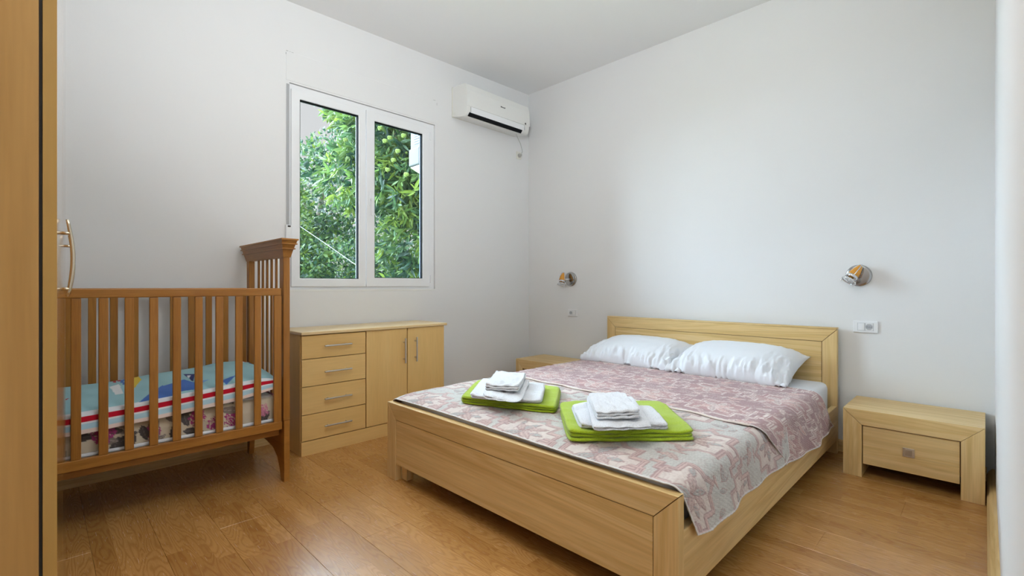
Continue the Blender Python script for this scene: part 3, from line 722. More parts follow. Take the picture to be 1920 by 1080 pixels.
for ye, sg in ((Y1, 1), (Y0, -1)):
    ya, yb = (ye-.032, ye) if sg > 0 else (ye, ye+.032)
    ym = (ya+yb)/2
    Cx('post', XF-.040, XF+.005, ya, yb, .312, 1.15, crib['Z'], .003); Cx('post', XK-.005, XK+.040, ya, yb, .312, 1.15, crib['Z'], .003)
    # lower board with an arched cut-out ending in the two feet
    pts = [(XF+.005, 0), (XF+.005, .312), (XK-.005, .312), (XK-.005, 0), (XK+.030, 0), (XK+.045, .09), (XK+.09, .135), (XK+.17, .152), (-2.94, .155), (-2.80, .153), (-2.70, .140), (-2.635, .105), (-2.598, .05), (-2.580, 0)]
    bm = bmesh.new(); prism(bm, [(p[0]+2.83, p[1]) for p in pts], 'Y', ya+.003-.25, yb-.001-.25, .0015); obj('end_board', bm, crib['X'], cb)
    for k in range(6):
        cx = -2.972+.0712*k
        Cx('end_slat', cx-.012, cx+.012, ym-.004, ym+.004, .312, 1.15, crib['Z'], .002)
    # cornice: three stepped mouldings
    for (z0_, z1_, o0, o1) in ((1.149, 1.190, .003, .019), (1.190, 1.196, .030, .030), (1.1962, 1.214, .022, .030), (1.2142, 1.220, .041, .041), (1.2202, 1.235, .034, .040), (1.2352, 1.243, .048, .048)):
        bm = bmesh.new()
        v = []
        for z_, o_ in ((z0_, o0), (z1_, o1)):
            v.append([bm.verts.new((x+2.83, y-.25, z_)) for x, y in ((XK-.005-o_, ya-o_*.55), (XF+.005+o_, ya-o_*.55), (XF+.005+o_, yb+o_*.55), (XK-.005-o_, yb+o_*.55))])
        bm.faces.new(v[0][::-1]); bm.faces.new(v[1])
        for i in range(4): bm.faces.new((v[0][i], v[0][(i+1) % 4], v[1][(i+1) % 4], v[1][i]))
        obj('cornice_moulding', bm, crib['X'], cb)
Cx('base_board', XK+.024, XF-.024, Y0+.04, Y1-.04, .262, .274, crib['Y'])
Cx('under_rail', XF-.06, XF-.03, Y0+.04, Y1-.04, .235, .262, crib['Y'])
# crib mattress: floral print block
def floral(u, v):
    base_ = np.array(srgb(214,204,184)); col = np.ones(u.shape+(3,))*base_
    ww = .012*(fbm(u*25, v*25, 3, 2)-.5); u = u+ww; v = v+ww
    rr = np.random.default_rng(3)
    for k in range(190):                       # grey leaves and magenta blossom clusters
        cx = rr.uniform(u.min(), u.max()); cy = rr.uniform(v.min(), v.max()); an = rr.uniform(0, 6.28); L_ = rr.uniform(.026, .058)
        kind = rr.random()
        dx, dy = u-cx, v-cy
        if kind < .74:
            lx = (dx*math.cos(an)+dy*math.sin(an))/L_; ly = (-dx*math.sin(an)+dy*math.cos(an))/(L_*.42)
            m = (np.abs(ly) < np.clip(1-lx*lx, 0, 1)) & (np.abs(lx) < 1)
            g = np.array(srgb(88,84,84)) if rr.random() < .6 else np.array(srgb(140,130,124))
            vein = np.abs(ly) < .08
            col = np.where(m[..., None], np.where(vein[..., None], g*1.7, g), col)
        else:
            R = L_*1.05; r_ = np.hypot(dx, dy*1.3)
            tex = vnoise(u*260, v*260, k)
            m = (r_ < R*(.7+.5*vnoise(u*60, v*60, k+5))) & (tex > .33)
            g = np.array(srgb(168,72,128)) if rr.random() < .6 else np.array(srgb(206,134,164))
            col = np.where(m[..., None], g*(.7+.6*tex)[..., None], col)
    return col
cm = empty('crib_mattress', (-2.83, .25, .275)); tag(cm, 'small crib mattress covered in cream fabric printed with grey leaves and magenta flowers', 'mattress')
def strip(name, path, v0, v1, colf, parent, mat, st=.0032, thick=.0, zoff=None):
    """path: list of 2-D (x,z) for the section; extruded along Y"""
    path = np.array(path, float); seg = np.hypot(*np.diff(path, axis=0).T); cum = np.concatenate([[0], np.cumsum(seg)])
    s = np.arange(0, cum[-1], st); xs = np.interp(s, cum, path[:, 0]); zs_ = np.interp(s, cum, path[:, 1])
    v = np.arange(v0, v1, st); S, V = np.meshgrid(s, v, indexing='ij')
    X = np.repeat(xs[:, None], len(v), 1); Z = np.repeat(zs_[:, None], len(v), 1)
    if zoff is not None: X, Z = zoff(X, V, Z)
    P = np.stack([X, V, Z], -1)
    return gridmesh(name, P, mat, parent, colf(S, V), thick=thick)
mz0, mz1 = .306, .440
path = [(-3.09, mz0), (-3.09, mz1-.02), (-3.07, mz1), (-2.60, mz1), (-2.588, mz1-.015), (-2.582, (mz0+mz1)/2), (-2.588, mz0)]
path = [(x+2.83, z-.275) for x, z in path]
strip('cover', path, -.36-.25, .862-.25, floral, cm, PRINT, st=.004, thick=.004)
strip('end_cover', [(-.255, .013), (-.262, .09), (-.255, .176)], 0, .49, lambda S, V: floral(S, V), cm, PRINT, st=.004, thick=.003)
ec = bpy.data.objects['end_cover']; ec.rotation_euler = (0, 0, -math.pi/2); ec.location = (-.25, .862-.25-.262, 0)
bm = bmesh.new(); tube(bm, [(.249, -.61, .040), (.249, .60, .040), (.240, .616, .040), (-.25, .616, .040)], .0085, 10); obj('piping', bm, SHEET, cm, True)
bm = bmesh.new(); box(bm, -.25, .235, -.60, .60, -.0, .170, .01); obj('core', bm, SHEET, cm)
# crib sheet: pale blue nautical print with a red stripe
def sheet_pattern(X, Y, S, total):
    """X,Y world position on the cloth, S distance from the front hem"""
    blue = np.array(srgb(158,204,214)); col = np.ones(X.shape+(3,))*blue
    wave = .006*np.sin(Y*17)+.004*np.sin(Y*41)
    white = np.array(srgb(226,230,236)); red = np.array(srgb(190,20,44)); paleb = np.array(srgb(176,212,228)); pinkw = np.array(srgb(232,214,208))
    for lim, c_ in ((1.10, white), (.86, red), (.58, white), (.50, paleb), (.24, pinkw)): col = np.where((S < .105*lim)[..., None], c_, col)
    def tri(p, c):
        nonlocal col
        (x1, y1), (x2, y2), (x3, y3) = p
        def sd(ax, ay, bx, by): return (X-bx)*(ay-by)-(ax-bx)*(Y-by)
        a, b_, c_ = sd(x1, y1, x2, y2), sd(x2, y2, x3, y3), sd(x3, y3, x1, y1)
        m = ((a > 0) & (b_ > 0) & (c_ > 0)) | ((a < 0) & (b_ < 0) & (c_ < 0))
        m &= S > .115
        col = np.where(m[..., None], np.array(c), col)
    def quad(p, c): tri((p[0], p[1], p[2]), c); tri((p[0], p[2], p[3]), c)
    B1, B2, YL, NV = srgb(72,116,196), srgb(120,168,222), srgb(236,206,60), srgb(28,36,110)
    # u(px,py): print placed where it is seen through the bars
    def at(px, py, z=.505):
        d = 888*(1-z)/(py-537); r = (px-960)/888*d; s2 = 2**-.5
        return (s2*(r-d), s2*(r+d))
    quad([at(252,712), at(266,724), at(252,738), at(243,722)], YL)
    quad([at(222,716), at(252,713), at(250,732), at(232,724)], B1)
    for i, (a, b_) in enumerate(((212, 722), (220, 720), (226, 723), (230, 727))): quad([at(a, b_), at(a+6, b_), at(a+6, b_+5), at(a, b_+5)], srgb(190,30,44) if i < 2 else B1)
    quad([at(205, 736), at(222, 730), at(232, 744), at(216, 746)], srgb(236,240,244))
    tri([at(250, 756), at(305, 733), at(330, 742)], B1); tri([at(290, 744), at(368, 728), at(372, 735)], B1); quad([at(300, 735), at(345, 726), at(372, 729), at(330, 742)], B1)
    tri([at(343, 718), at(366, 718), at(362, 728)], NV); tri([at(350,720), at(358,720), at(354,724)], white)
    quad([at(386, 682), at(405, 681), at(400, 692), at(388, 696)], B1); quad([at(340, 686), at(363, 684), at(362, 694), at(345, 695)], srgb(232,230,232))
    tri([at(365, 727), at(392, 725), at(372, 731)], B2); tri([at(415, 726), at(445, 719), at(425, 729)], B1)
    quad([at(122, 700), at(128, 700), at(128, 714), at(122, 716)], srgb(180,20,50)); quad([at(122, 716), at(135, 708), at(134, 722), at(122, 726)], B1)
    for a, b_, c in ((455, 694, srgb(190,30,44)), (462, 690, B1), (470, 690, NV), (466, 696, B1), (450, 698, white)): quad([at(a, b_), at(a+6, b_), at(a+6, b_+4), at(a, b_+4)], c)
    rr = np.random.default_rng(5)
    for k in range(22):
        cy = rr.uniform(-.4, .05); cx = rr.uniform(-3.05, -2.68); c = [B1, B2, YL, NV, srgb(190,30,44)][k % 5]
        tri([(cx, cy), (cx+.05, cy+rr.uniform(-.03, .03)), (cx+rr.uniform(-.02, .03), cy+.05)], c)
    sh = .97+.06*fbm(X*14, Y*14, 2, 2)
    return col*sh[..., None]
zf = lambda Y: np.interp(Y, [-.4, .08, .45, .70, .845], [.398, .405, .425, .448, .478])    # hem height
zt2 = lambda Y: np.interp(Y, [-.4, .08, .3, .55, .72, .80, .87], [.520, .520, .530, .548, .562, .566, .562])
ts = np.arange(0, .66, .0032); vs_ = np.arange(-.375, .872, .0032)
S, V = np.meshgrid(ts, vs_, indexing='ij')
f = np.clip(S/.105, 0, 1); hemh = zf(V); toph = zt2(V)-.040
Z = hemh+(toph-hemh)*np.clip(f, 0, 1)**1.0; X = -2.566-.016*f**2-.004*np.sin(V*30)*(1-f)
m = S > .105; tt = (S-.105)
X = np.where(m, -2.582-tt*.95, X); Z = np.where(m, toph+.040*np.clip(1-np.exp(-tt*7), 0, 1)+.012*(fbm(X*7, V*7, 8, 3)-.5)*np.clip(tt*8, 0, 1), Z)
Z = Z+np.where(m, 0, 0)
rightend = np.clip((V-.80)/.07, 0, 1); Z = Z-rightend**2*np.where(m, .012, .0)
Z = np.where(X < -3.06, Z-(-3.06-X)*.8, Z)
X = np.maximum(X, -3.105)
P = np.stack([X, V, Z], -1)
sh = gridmesh('crib_sheet', P, PRINT, None, sheet_pattern(X, V, S, .66), thick=.006)
tag(sh, 'pale blue nautical print cover with a red edge stripe, on the crib mattress', 'bedding')

# ------------------------------------------------------------------ wardrobe
wd_ = empty('wardrobe', (-1.14, .023, 0), -math.radians(2.3)); tag(wd_, 'tall beech wardrobe filling the left edge, glossy door front seen edge-on', 'wardrobe')
WL, WDp, WH = 1.012, .585, 2.35
def Wx(name, x0, x1, y0, y1, z0, z1, mat, parent=wd_, bev=.001): return boxo(name, x0, x1, y0, y1, z0, z1, mat, parent, bev)
# local: x from 0 (near side) to -WL, y from 0 (door face) to -depth
Wx('side_panel', -.018, 0, -WDp, -.0225, 0, WH, ward); Wx('side_panel', -WL, -WL+.018, -WDp, -.0225, 0, WH, ward)
Wx('top_panel', -WL+.018, -.018, -WDp, -.0225, WH-.018, WH, ward); Wx('bottom_panel', -WL+.018, -.018, -WDp, -.0225, .06, .078, ward)
Wx('back_panel', -WL+.018, -.018, -WDp, -WDp+.005, .06, WH-.018, ward)
Wx('door_gap', -.006, -.0015, -.0225, -.0185, .04, WH-.002, DARKGAP, bev=0)
for i in range(2):
    xa = -.0 - i*.5065
    d = Wx('door', xa-.504, xa, -.0180, 0, .07, WH-.004, wardgloss, bev=.0015)
    tag(d, None)
    Wx('edge_band', xa+.0002, xa+.0007, -.0178, -.0002, .071, WH-.005, wardedge, d, 0)
    hx = xa-.5065+.045
    # curved bow handle
    pts = []; z0_, z1_ = .975, 1.165
    for t in np.linspace(0, 1, 15):
        pts.append((hx, .009+.010*math.sin(math.pi*t), z0_+(z1_-z0_)*t))
    bm = bmesh.new(); tube(bm, pts, [.0032+.0016*math.sin(math.pi*t) for t in np.linspace(0, 1, 15)], 10)
    for zz in (.9935, 1.131): tube(bm, [(hx, 0, zz), (hx, .014, zz)], .0042, 10)
    obj('handle', bm, BRASSY, d, True)
Wx('plinth', -WL+.02, -.02, -.05, -.03, 0, .06, ward)

# ------------------------------------------------------------------ air conditioner
ac = empty('air_conditioner', (XA, 2.86, 2.4)); tag(ac, 'white wall-mounted air conditioner high in the corner beside the window', 'air conditioner')
ay0, ay1 = 2.488-2.86, 3.245-2.86
def z_(v): return v-2.4
prof = [(0.001, z_(2.448)), (0.001, z_(2.690)), (.06, z_(2.694)), (.165, z_(2.684)), (.190, z_(2.668)), (.202, z_(2.62)), (.207, z_(2.55)), (.206, z_(2.48)), (.200, z_(2.445)), (.188, z_(2.425)), (.170, z_(2.414)), (.10, z_(2.422)), (.03, z_(2.436))]
bm = bmesh.new(); prism(bm, [(p[0], p[1]) for p in prof], 'Y', ay0+.006, ay1-.006, .006); o = obj('body', bm, PLASTIC, ac)
for p in o.data.polygons: p.use_smooth = len(p.vertices) == 4 and abs(p.normal.y) < .5
boxo('back_plate', .0, .012, ay0+.001, ay1-.001, z_(2.442), z_(2.696), IVORY, ac, .003)
# front cover standing slightly proud
prof2 = [(.150, z_(2.690)), (.192, z_(2.672)), (.205, z_(2.62)), (.2105, z_(2.55)), (.2105, z_(2.488)), (.205, z_(2.488)), (.203, z_(2.55)), (.197, z_(2.62)), (.184, z_(2.664)), (.15, z_(2.682))]
bm = bmesh.new(); prism(bm, prof2, 'Y', ay0+.002, ay1-.002, .001); obj('front_panel', bm, PLASTIC, ac)
# dark outlet slot and louvre flap
bm = bmesh.new(); prism(bm, [(.178, z_(2.4165)), (.203, z_(2.4405)), (.206, z_(2.430)), (.186, z_(2.4095))], 'Y', ay0+.03, ay1-.10); obj('air_outlet', bm, RUBBER, ac)
bm = bmesh.new(); prism(bm, [(.204, z_(2.442)), (.2085, z_(2.484)), (.2115, z_(2.484)), (.2085, z_(2.436))], 'Y', ay0+.04, ay1-.075, .0008); obj('louvre', bm, PVC, ac)
boxo('flap_seam', .2085, .2110, ay0+.0385, ay0+.0395, z_(2.44), z_(2.484), RUBBER, ac); boxo('flap_seam', .2085, .2110, ay1-.0745, ay1-.0735, z_(2.44), z_(2.484), RUBBER, ac)
bm = bmesh.new(); lathe(bm, [(.009, 0), (.009, .003)], Matrix.Translation((.2075, 3.183-2.86, z_(2.503))) @ Matrix.Rotation(math.pi/2, 4, 'Y'), 20); obj('sensor', bm, RUBBER, ac)
bm = bmesh.new()
for (a, b_, c, d) in ((2.868, 2.884, 2.572, 2.582), (2.886, 2.890, 2.572, 2.579), (2.892, 2.902, 2.572, 2.579), (2.904, 2.913, 2.572, 2.579), (2.915, 2.922, 2.572, 2.582)):
    box(bm, .2095, .2112, a-2.86, b_-2.86, z_(c), z_(d))
    box(bm, .2095, .2113, a-2.86+.0025, b_-2.86-.0005, z_(c)+.0025, z_(d)-.003)
obj('logo', bm, plain('logo_grey', (.10, .10, .10), .5), ac)
for zz in (2.468, 2.457):
    boxo('mark', .02, .05, ay0+.0045, ay0+.0058, z_(zz), z_(zz)+.003, IVORY, ac)
# power cord and plug in its socket
cs = empty('wall_socket', (XA, 3.306, 2.272)); tag(cs, 'small ivory wall socket with a plug, below the air conditioner', 'socket')
boxo('plate', .0003, .009, -.032, .032, -.035, .037, IVORY, cs, .003)
bm = bmesh.new(); lathe(bm, [(.021, .009), (.021, .0095), (.017, .0095), (.017, .006)], Matrix.Rotation(math.pi/2, 4, 'Y')); obj('socket_well', bm, PLASTIC, cs)
cd = empty('power_cord', (XA, 3.2, 2.4)); tag(cd, 'thin white power cord dropping from the air conditioner to its plug', 'cord')
pts = [(.13, -.055, .015), (.115, -.02, -.01), (.095, .035, -.045), (.075, .07, -.07), (.06, .095, -.09), (.05, .107, -.104), (.034, .108, -.112)]
P_ = [Vector(p) for p in pts]; sm = []
for i in range(len(P_)-1):
    p0, p1, p2, p3 = P_[max(i-1, 0)], P_[i], P_[i+1], P_[min(i+2, len(P_)-1)]
    for t in np.linspace(0, 1, 7)[:-1]:
        sm.append(.5*((2*p1)+(-p0+p2)*t+(2*p0-5*p1+4*p2-p3)*t*t+(-p0+3*p1-3*p2+p3)*t**3))
sm.append(P_[-1])
bm = bmesh.new(); tube(bm, sm, .003, 8); obj('cable', bm, plain('cable_grey', (.55, .55, .52), .5), cd, True)
bm = bmesh.new(); lathe(bm, [(.0, .042), (.009, .040), (.014, .030), (.019, .018), (.019, .0095)], Matrix.Translation((0, .106, -.128)) @ Matrix.Rotation(math.pi/2, 4, 'Y') @ Matrix.Translation((0, 0, 0)), 20); obj('plug', bm, plain('plug_grey', (.42, .41, .38), .5), cd, True)

# ------------------------------------------------------------------ switches and sockets by the bed
def switch_socket(x0, x1, z0, z1, left_switch, label):
    cx, cz = (x0+x1)/2, (z0+z1)/2; w_, h_ = (x1-x0), (z1-z0)
    e = empty('switch_socket', (cx, YB, cz)); tag(e, label, 'socket')
    boxo('cover_plate', -w_/2, w_/2, -.010, -.0003, -h_/2, h_/2, PVC, e, .004, 3)
    sg = -1 if left_switch else 1
    boxo('module_frame', -w_*.32, w_*.32, -.0108, -.0095, -h_*.33, h_*.33, plain('module_shadow', (.5, .52, .55), .6), e)
    boxo('rocker_switch', sg*w_*.30-(.0 if sg < 0 else w_*.27), sg*w_*.30+(w_*.27 if sg < 0 else 0), -.0145, -.0105, -h_*.31, h_*.31, PVC, e, .0015)
    a = -sg*w_*.30; b_ = a + (sg*w_*.30*1.0)
    boxo('socket_module', min(a, b_), max(a, b_), -.0125, -.0105, -h_*.31, h_*.31, PVC, e, .0008)
    c = (a+b_)/2
    r = min(w_*.145, h_*.26)
    bm = bmesh.new(); lathe(bm, [(r, .0127), (r, .0135), (r*.9, .0135), (r*.86, .0128), (0.0001, .0128)], Matrix.Translation((c, 0, 0)) @ Matrix.Rotation(math.pi/2, 4, 'X'), 28); s_ = obj('socket_well', bm, SOCKGREY, e)
    for dx, dz in ((-.55, 0), (.55, 0), (0, 0)):
        bm = bmesh.new(); lathe(bm, [(r*.12, .0128), (r*.12, .0140)], Matrix.Translation((c+dx*r, 0, dz*r)) @ Matrix.Rotation(math.pi/2, 4, 'X'), 12); obj('pin_hole', bm, RUBBER, s_)
    for dz in (-.88, .88):
        boxo('earth_clip', c-r*.15, c+r*.15, -.0145, -.0128, dz*r-r*.08, dz*r+r*.08, STEEL, s_)
    return e
switch_socket(-.560, -.440, .727, .797, True, 'white switch and socket plate under the right wall lamp')
switch_socket(-2.716, -2.606, .727, .792, False, 'white switch and socket plate under the left wall lamp')

# ------------------------------------------------------------------ wall lamps
def wall_lamp(cx, cz, aim, pivot, label, scale=1.0):
    """aim: unit vector from the tip of the shell towards the open glass end"""
    e = empty('wall_lamp', (cx, YB, cz)); tag(e, label, 'wall lamp')
    R = .064*scale
    bm = bmesh.new(); lathe(bm, [(R, 0.0003), (R, .010), (R*.96, .014), (R*.80, .0155), (.0001, .0165)], Matrix.Rotation(math.pi/2, 4, 'X'), 48); obj('mounting_plate', bm, NICKEL, e, False)
    for p in bpy.data.objects[e.children[0].name].data.polygons: p.use_smooth = True
    A = Vector(aim).normalized(); Mx = Matrix.Translation(pivot) @ A.to_track_quat('Z', 'Y').to_matrix().to_4x4()
    bm = bmesh.new(); tube(bm, [(0, -.012, 0), (0, -.03, 0), (pivot[0], pivot[1], pivot[2])], .006, 12); obj('arm', bm, CHROME, e, True)
    bm = bmesh.new(); lathe(bm, [(.003, -.066), (.012, -.056), (.020, -.035), (.0255, -.012), (.0275, .006), (.0265, .016), (.0001, .016)], Mx, 32); sh_ = obj('shell', bm, AMBER, e, True)
    bm = bmesh.new()
    for k in range(3):
        a = 2*math.pi*k/3+.4
        pp = [Mx @ Vector((math.cos(a)*r_, math.sin(a)*r_, h_)) for r_, h_ in ((.006, -.069), (.015, -.057), (.0225, -.036), (.028, -.012), (.0295, .012))]
        tube(bm, pp, .0025, 8)
    obj('prong', bm, CHROME, e, True)
    bm = bmesh.new(); lathe(bm, [(.0275, .012), (.0305, .014), (.0300, .026), (.0265, .028), (.0255, .02), (.0275, .012)], Mx, 32); obj('collar', bm, CHROME, e, True)
    # ring and struts of the glass guard
    bm = bmesh.new(); ring = [Mx @ Vector((math.cos(a)*.037, math.sin(a)*.037, .050)) for a in np.linspace(0, 2*math.pi, 41)]
    tube(bm, ring, .0032, 8, cap=False)
    for k in range(6):
        a = 2*math.pi*k/6; tube(bm, [Mx @ Vector((math.cos(a)*.0265, math.sin(a)*.0265, .024)), Mx @ Vector((math.cos(a)*.037, math.sin(a)*.037, .050))], .0016, 8)
    for k in range(3):
        a = 2*math.pi*k/3+.5; tube(bm, [Mx @ Vector((math.cos(a)*.037, math.sin(a)*.037, .050)), Mx @ Vector((math.cos(a)*.040, math.sin(a)*.040, .062))], .003, 8)
    obj('guard_ring', bm, CHROME, e, True)
    bm = bmesh.new(); lathe(bm, [(.0001, .046), (.034, .046), (.034, .0485), (.0001, .0485)], Mx, 32); obj('lens', bm, CLEAR, e, False)
    bm = bmesh.new(); lathe(bm, [(.008, .018), (.012, .028), (.024, .042), (.0235, .0425), (.011, .029), (.006, .022)], Mx, 24); obj('reflector', bm, CHROME, e, True)
    return e
wall_lamp(-.532, 1.064, (-.42, -.40, -.72), (-.012, -.075, .008), 'chrome and amber swivel wall lamp on the right, above the right nightstand')
wall_lamp(-2.683, 1.066, (.10, -.35, -.95), (-.035, -.085, -.003), 'chrome and amber swivel wall lamp on the left, above the far nightstand')

# ------------------------------------------------------------------ garden outside the window
GZ = -.6
gr = boxo('ground', -40, XA-WT, -30, 40, GZ-.1, GZ, GRASS); struct(gr)
def leaves(name, C3, N3, size, cols, parent, shape='oval', ratio=.38):
    """C3 centres, N3 pointing directions, one folded pointed leaf of 4 triangles each"""
    n = len(C3); r = np.random.default_rng(len(C3))
    d = N3/np.linalg.norm(N3, axis=1, keepdims=True); q = r.normal(size=(n, 3)); s_ = np.cross(d, q); s_ /= np.linalg.norm(s_, axis=1, keepdims=True)+1e-9
    up = np.cross(s_, d)
    L_ = size[:, None]; W_ = L_*ratio*.5
    v = np.stack([C3, C3+d*L_*.35+s_*W_-up*L_*.05, C3+d*L_*.70+s_*W_*.75-up*L_*.08, C3+d*L_-up*L_*.16, C3+d*L_*.70-s_*W_*.75-up*L_*.08, C3+d*L_*.35-s_*W_-up*L_*.05, C3+d*L_*.5+up*L_*.03], 1)
    V3 = v.reshape(-1, 3); b = np.arange(n)[:, None]*7
    F = np.concatenate([b+np.array(t)[None] for t in ((0,1,6), (1,2,6), (2,3,6), (3,4,6), (4,5,6), (5,0,6))], 0)
    me = bpy.data.meshes.new(name); me.vertices.add(len(V3)); me.vertices.foreach_set('co', V3.astype(np.float32).ravel())
    me.loops.add(len(F)*3); me.loops.foreach_set('vertex_index', F.astype(np.int32).ravel()); me.polygons.add(len(F)); me.polygons.foreach_set('loop_start', np.arange(0, len(F)*3, 3, dtype=np.int32))
    me.update(calc_edges=True)
    at = me.color_attributes.new('pattern', 'FLOAT_COLOR', 'POINT'); cc = np.repeat(np.concatenate([cols, np.ones((n, 1))], 1), 7, 0); at.data.foreach_set('color', cc.astype(np.float32).ravel())
    me.materials.append(LEAF); o = link(bpy.data.objects.new(name, me), parent); o['kind'] = 'stuff'; return o
def blob_points(blobs, n, r, shell=.55):
    out = []
    vol = np.array([b[3]*b[4]*b[5] for b in blobs]); cnt = r.multinomial(n, vol/vol.sum())
    for b, k in zip(blobs, cnt):
        d = r.normal(size=(k, 3)); d /= np.linalg.norm(d, axis=1, keepdims=True); rad = shell+(1-shell)*r.random(k)**.6
        out.append((np.array(b[:3])+d*rad[:, None]*np.array(b[3:6]), d))
    return np.concatenate([a for a, _ in out]), np.concatenate([b for _, b in out])
LG, MG, DG, YG = np.array(srgb(124,156,84)), np.array(srgb(96,132,88)), np.array(srgb(62,96,76)), np.array(srgb(158,182,82))
def mixcol(n, r, wts, hz=None):
    base_ = np.array([LG, MG, DG, YG])*.55; k = r.choice(4, n, p=wts); return base_[k]*(.75+.5*r.random((n, 1)))
# sweet chestnut: palmate sprays of long leaves, near the window
def tree(name, label, blobs, n, size, wts, ratio, spray, trunk, seed, rad=.09):
    r = np.random.default_rng(seed)
    e = empty(name, trunk[0]); tag(e, label, 'tree' if 'shrub' not in name and 'hedge' not in name else 'shrub', None)
    off = np.array(trunk[0])
    bm = bmesh.new(); tube(bm, [tuple(np.array(p)-off) for p in trunk], list(np.linspace(rad, rad*.35, len(trunk))), 10); obj('trunk', bm, BARK, e, True)
    bm = bmesh.new()
    for b in blobs:
        c = np.array(b[:3])-off; t0 = np.array(trunk[-2])-off
        mid = (c+t0)/2+np.array([0, 0, .15]); tube(bm, [tuple(t0), tuple(mid), tuple(c), tuple(c+np.array([.2, .3, .25])*b[5])], [rad*.3, rad*.22, rad*.14, rad*.05], 6)
    obj('branch', bm, BARK, e, True)
    Pp, Dd = blob_points(blobs, n, r)
    if spray > 1:
        Cc = np.repeat(Pp, spray, 0); a = r.normal(size=(len(Cc), 3))*.75; a[:, 2] -= .35
        Nn = np.repeat(Dd, spray, 0)*.6+a; cl = np.repeat(mixcol(n, r, wts), spray, 0)*(.85+.3*r.random((len(Cc), 1)))
        Cc = Cc + r.normal(size=Cc.shape)*size*.12
    else:
        Cc = Pp; Nn = Dd+r.normal(size=Pp.shape)*.9; cl = mixcol(n, r, wts)
    leaves('foliage', Cc-off, Nn, size*(.6+.7*r.random(len(Cc))), cl, e, ratio=ratio)
    return e
ch = tree('chestnut_tree', 'sweet chestnut tree with long toothed leaves and spiny burrs close outside the window', 
     [(-5.9, 3.55, 3.15, .75, .85, .75), (-5.6, 3.9, 2.4, .7, .9, .7), (-6.3, 3.2, 2.55, .7, .45, .5), (-5.7, 3.95, 1.7, .6, .75, .6), (-6.3, 4.6, 2.9, 1.0, 1.0, 1.0), (-6.6, 3.7, 3.9, .9, .8, .7), (-5.8, 4.0, 1.2, .5, .6, .45)],
     2900, .150, [.36, .32, .16, .16], .25, 7, [(-6.3, 4.5, GZ), (-6.25, 4.45, 1.0), (-6.1, 4.2, 2.2), (-6.0, 3.9, 3.1)], 11)
bt = tree('broadleaf_tree', 'darker broadleaf tree standing further back, behind the chestnut', 
     [(-9.5, 3.6, 2.8, 1.3, 1.1, 1.0), (-9.8, 4.8, 3.0, 1.4, 1.3, 1.5), (-9.2, 2.6, 2.2, 1.0, .9, 1.0), (-9.8, 3.9, 1.6, 1.5, 1.8, .9)],
     13000, .10, [.22, .36, .37, .05], .5, 1, [(-9.6, 4.0, GZ), (-9.6, 4.0, .8), (-9.6, 4.0, 2.0), (-9.6, 4.1, 2.9)], 12, .14)
hd = tree('hedge_shrub', 'dense small-leaved green shrub below the window line in the garden', 
     [(-7.6, 2.5, .9, .8, .9, .95), (-7.4, 3.4, .8, .8, .9, 1.0), (-7.3, 4.3, .8, .8, .9, 1.0), (-7.6, 5.2, .9, .8, .8, 1.0), (-7.5, 1.6, .5, .7, .7, .9)],
     17000, .075, [.28, .36, .32, .04], .5, 1, [(-7.5, 3.4, GZ), (-7.5, 3.4, -.2), (-7.5, 3.4, .3), (-7.4, 3.4, .7)], 13, .06)
lt_ = tree('lime_green_shrub', 'light yellow-green young tree at the left of the window view', 
     [(-8.0, 2.9, 2.0, .35, .35, .8), (-7.8, 3.05, 1.3, .45, .45, .5)],
     2600, .085, [.45, .2, .02, .33], .45, 1, [(-8.0, 2.9, GZ), (-8.0, 2.9, .4), (-8.0, 2.9, 1.2), (-8.0, 2.9, 2.0)], 14, .03)
rr = np.random.default_rng(21)
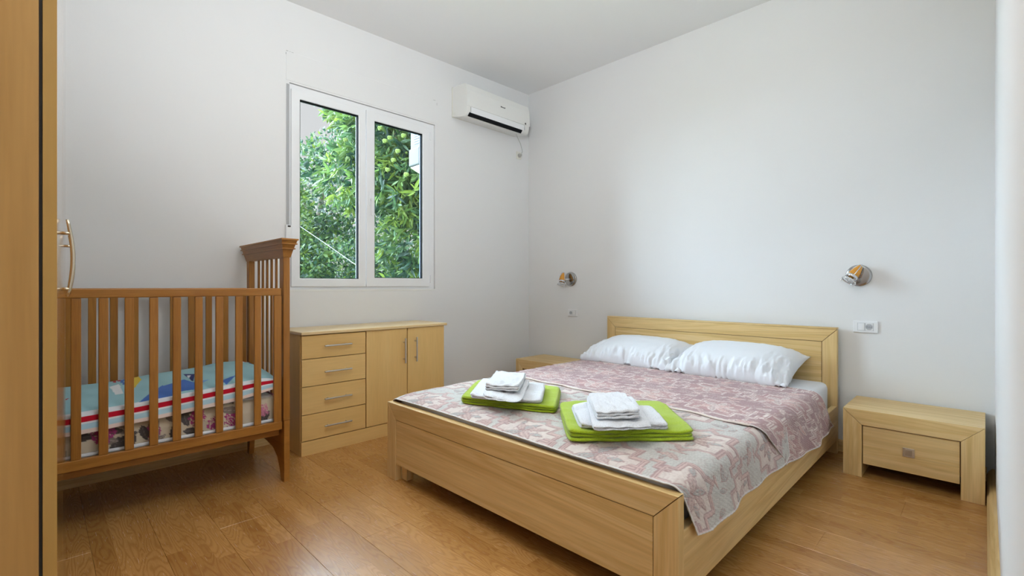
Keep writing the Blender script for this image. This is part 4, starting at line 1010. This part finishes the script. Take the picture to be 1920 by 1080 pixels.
for k, (px, py, dd) in enumerate(((648, 262, 5.9), (713, 240, 5.7), (722, 264, 5.5), (731, 258, 5.6), (746, 283, 5.4), (757, 254, 5.5), (738, 300, 5.6), (762, 327, 5.3), (727, 318, 5.6))):
    r_ = (px-960)/888*dd; X_ = (r_-dd)*.70711; Y_ = (r_+dd)*.70711; Z_ = 1+(537-py)/888*dd
    bm = bmesh.new(); bmesh.ops.create_icosphere(bm, subdivisions=2, radius=.024)
    for i, v in enumerate(bm.verts): v.co *= 1.28 if i % 3 == 0 else .95
    o = obj('burr', bm, BURR, ch); o.location = Vector((X_, Y_, Z_))-ch.location
# cable across the view
bm = bmesh.new()
def pt(px, py, dd):
    r_ = (px-960)/888*dd; return ((r_-dd)*.70711, (r_+dd)*.70711, 1+(537-py)/888*dd)
tube(bm, [pt(500, 382, 6.0), pt(562, 424, 5.9), pt(612, 458, 5.75), pt(662, 493, 5.6), pt(760, 560, 5.3)], .0045, 6)
o = obj('garden_cable', bm, plain('pale_cable', (.16, .17, .165), .5), None, True); tag(o, 'thin pale cable stretched slanting across the garden view', 'cable')
# white unit hung on the outside wall beside the window
ou = empty('outdoor_unit', (XA-WT, 2.36, 2.2)); tag(ou, 'white outdoor box on brackets fixed to the outside wall right of the window', 'outdoor unit')
boxo('casing', -.26, -.02, .0, .50, .02, .42, STUCCO, ou, .006)
bm = bmesh.new()
for k in range(6): box(bm, -.20+.0, -.12, -.004, .001, .06+k*.022, .068+k*.022)
obj('vent_slot', bm, plain('vent_shadow', (.2, .2, .22), .7), ou)
boxo('lower_box', -.26, -.10, -.02, .42, -.13, .02, STUCCO, ou, .01)
boxo('cover', -.105, -.09, -.015, .40, -.11, .0, plain('dark_side', (.16, .14, .12), .7), ou)
bm = bmesh.new(); prism(bm, [(-.26, -.135), (0, -.135), (0, -.26), (-.03, -.26)], 'Y', 0, .03); obj('bracket', bm, ALU, ou)
bm = bmesh.new(); prism(bm, [(-.26, -.135), (0, -.135), (0, -.26), (-.03, -.26)], 'Y', .38, .41); obj('bracket', bm, ALU, ou)
# ------------------------------------------------------------------ groups of repeats
for o in list(C.objects):
    if o.parent: continue
    k = o.name.split('.')[0]
    if k == 'pillow': o['group'] = 'white pillows at the headboard'
    elif k == 'wall_lamp': o['group'] = 'chrome and amber wall lamps above the bed'
    elif k == 'switch_socket': o['group'] = 'switch and socket plates beside the bed'
    elif k == 'folded_towel': o['group'] = 'green towels laid on the bedspread' if 'bright green' in o['label'] else 'white towels stacked on the green towels'
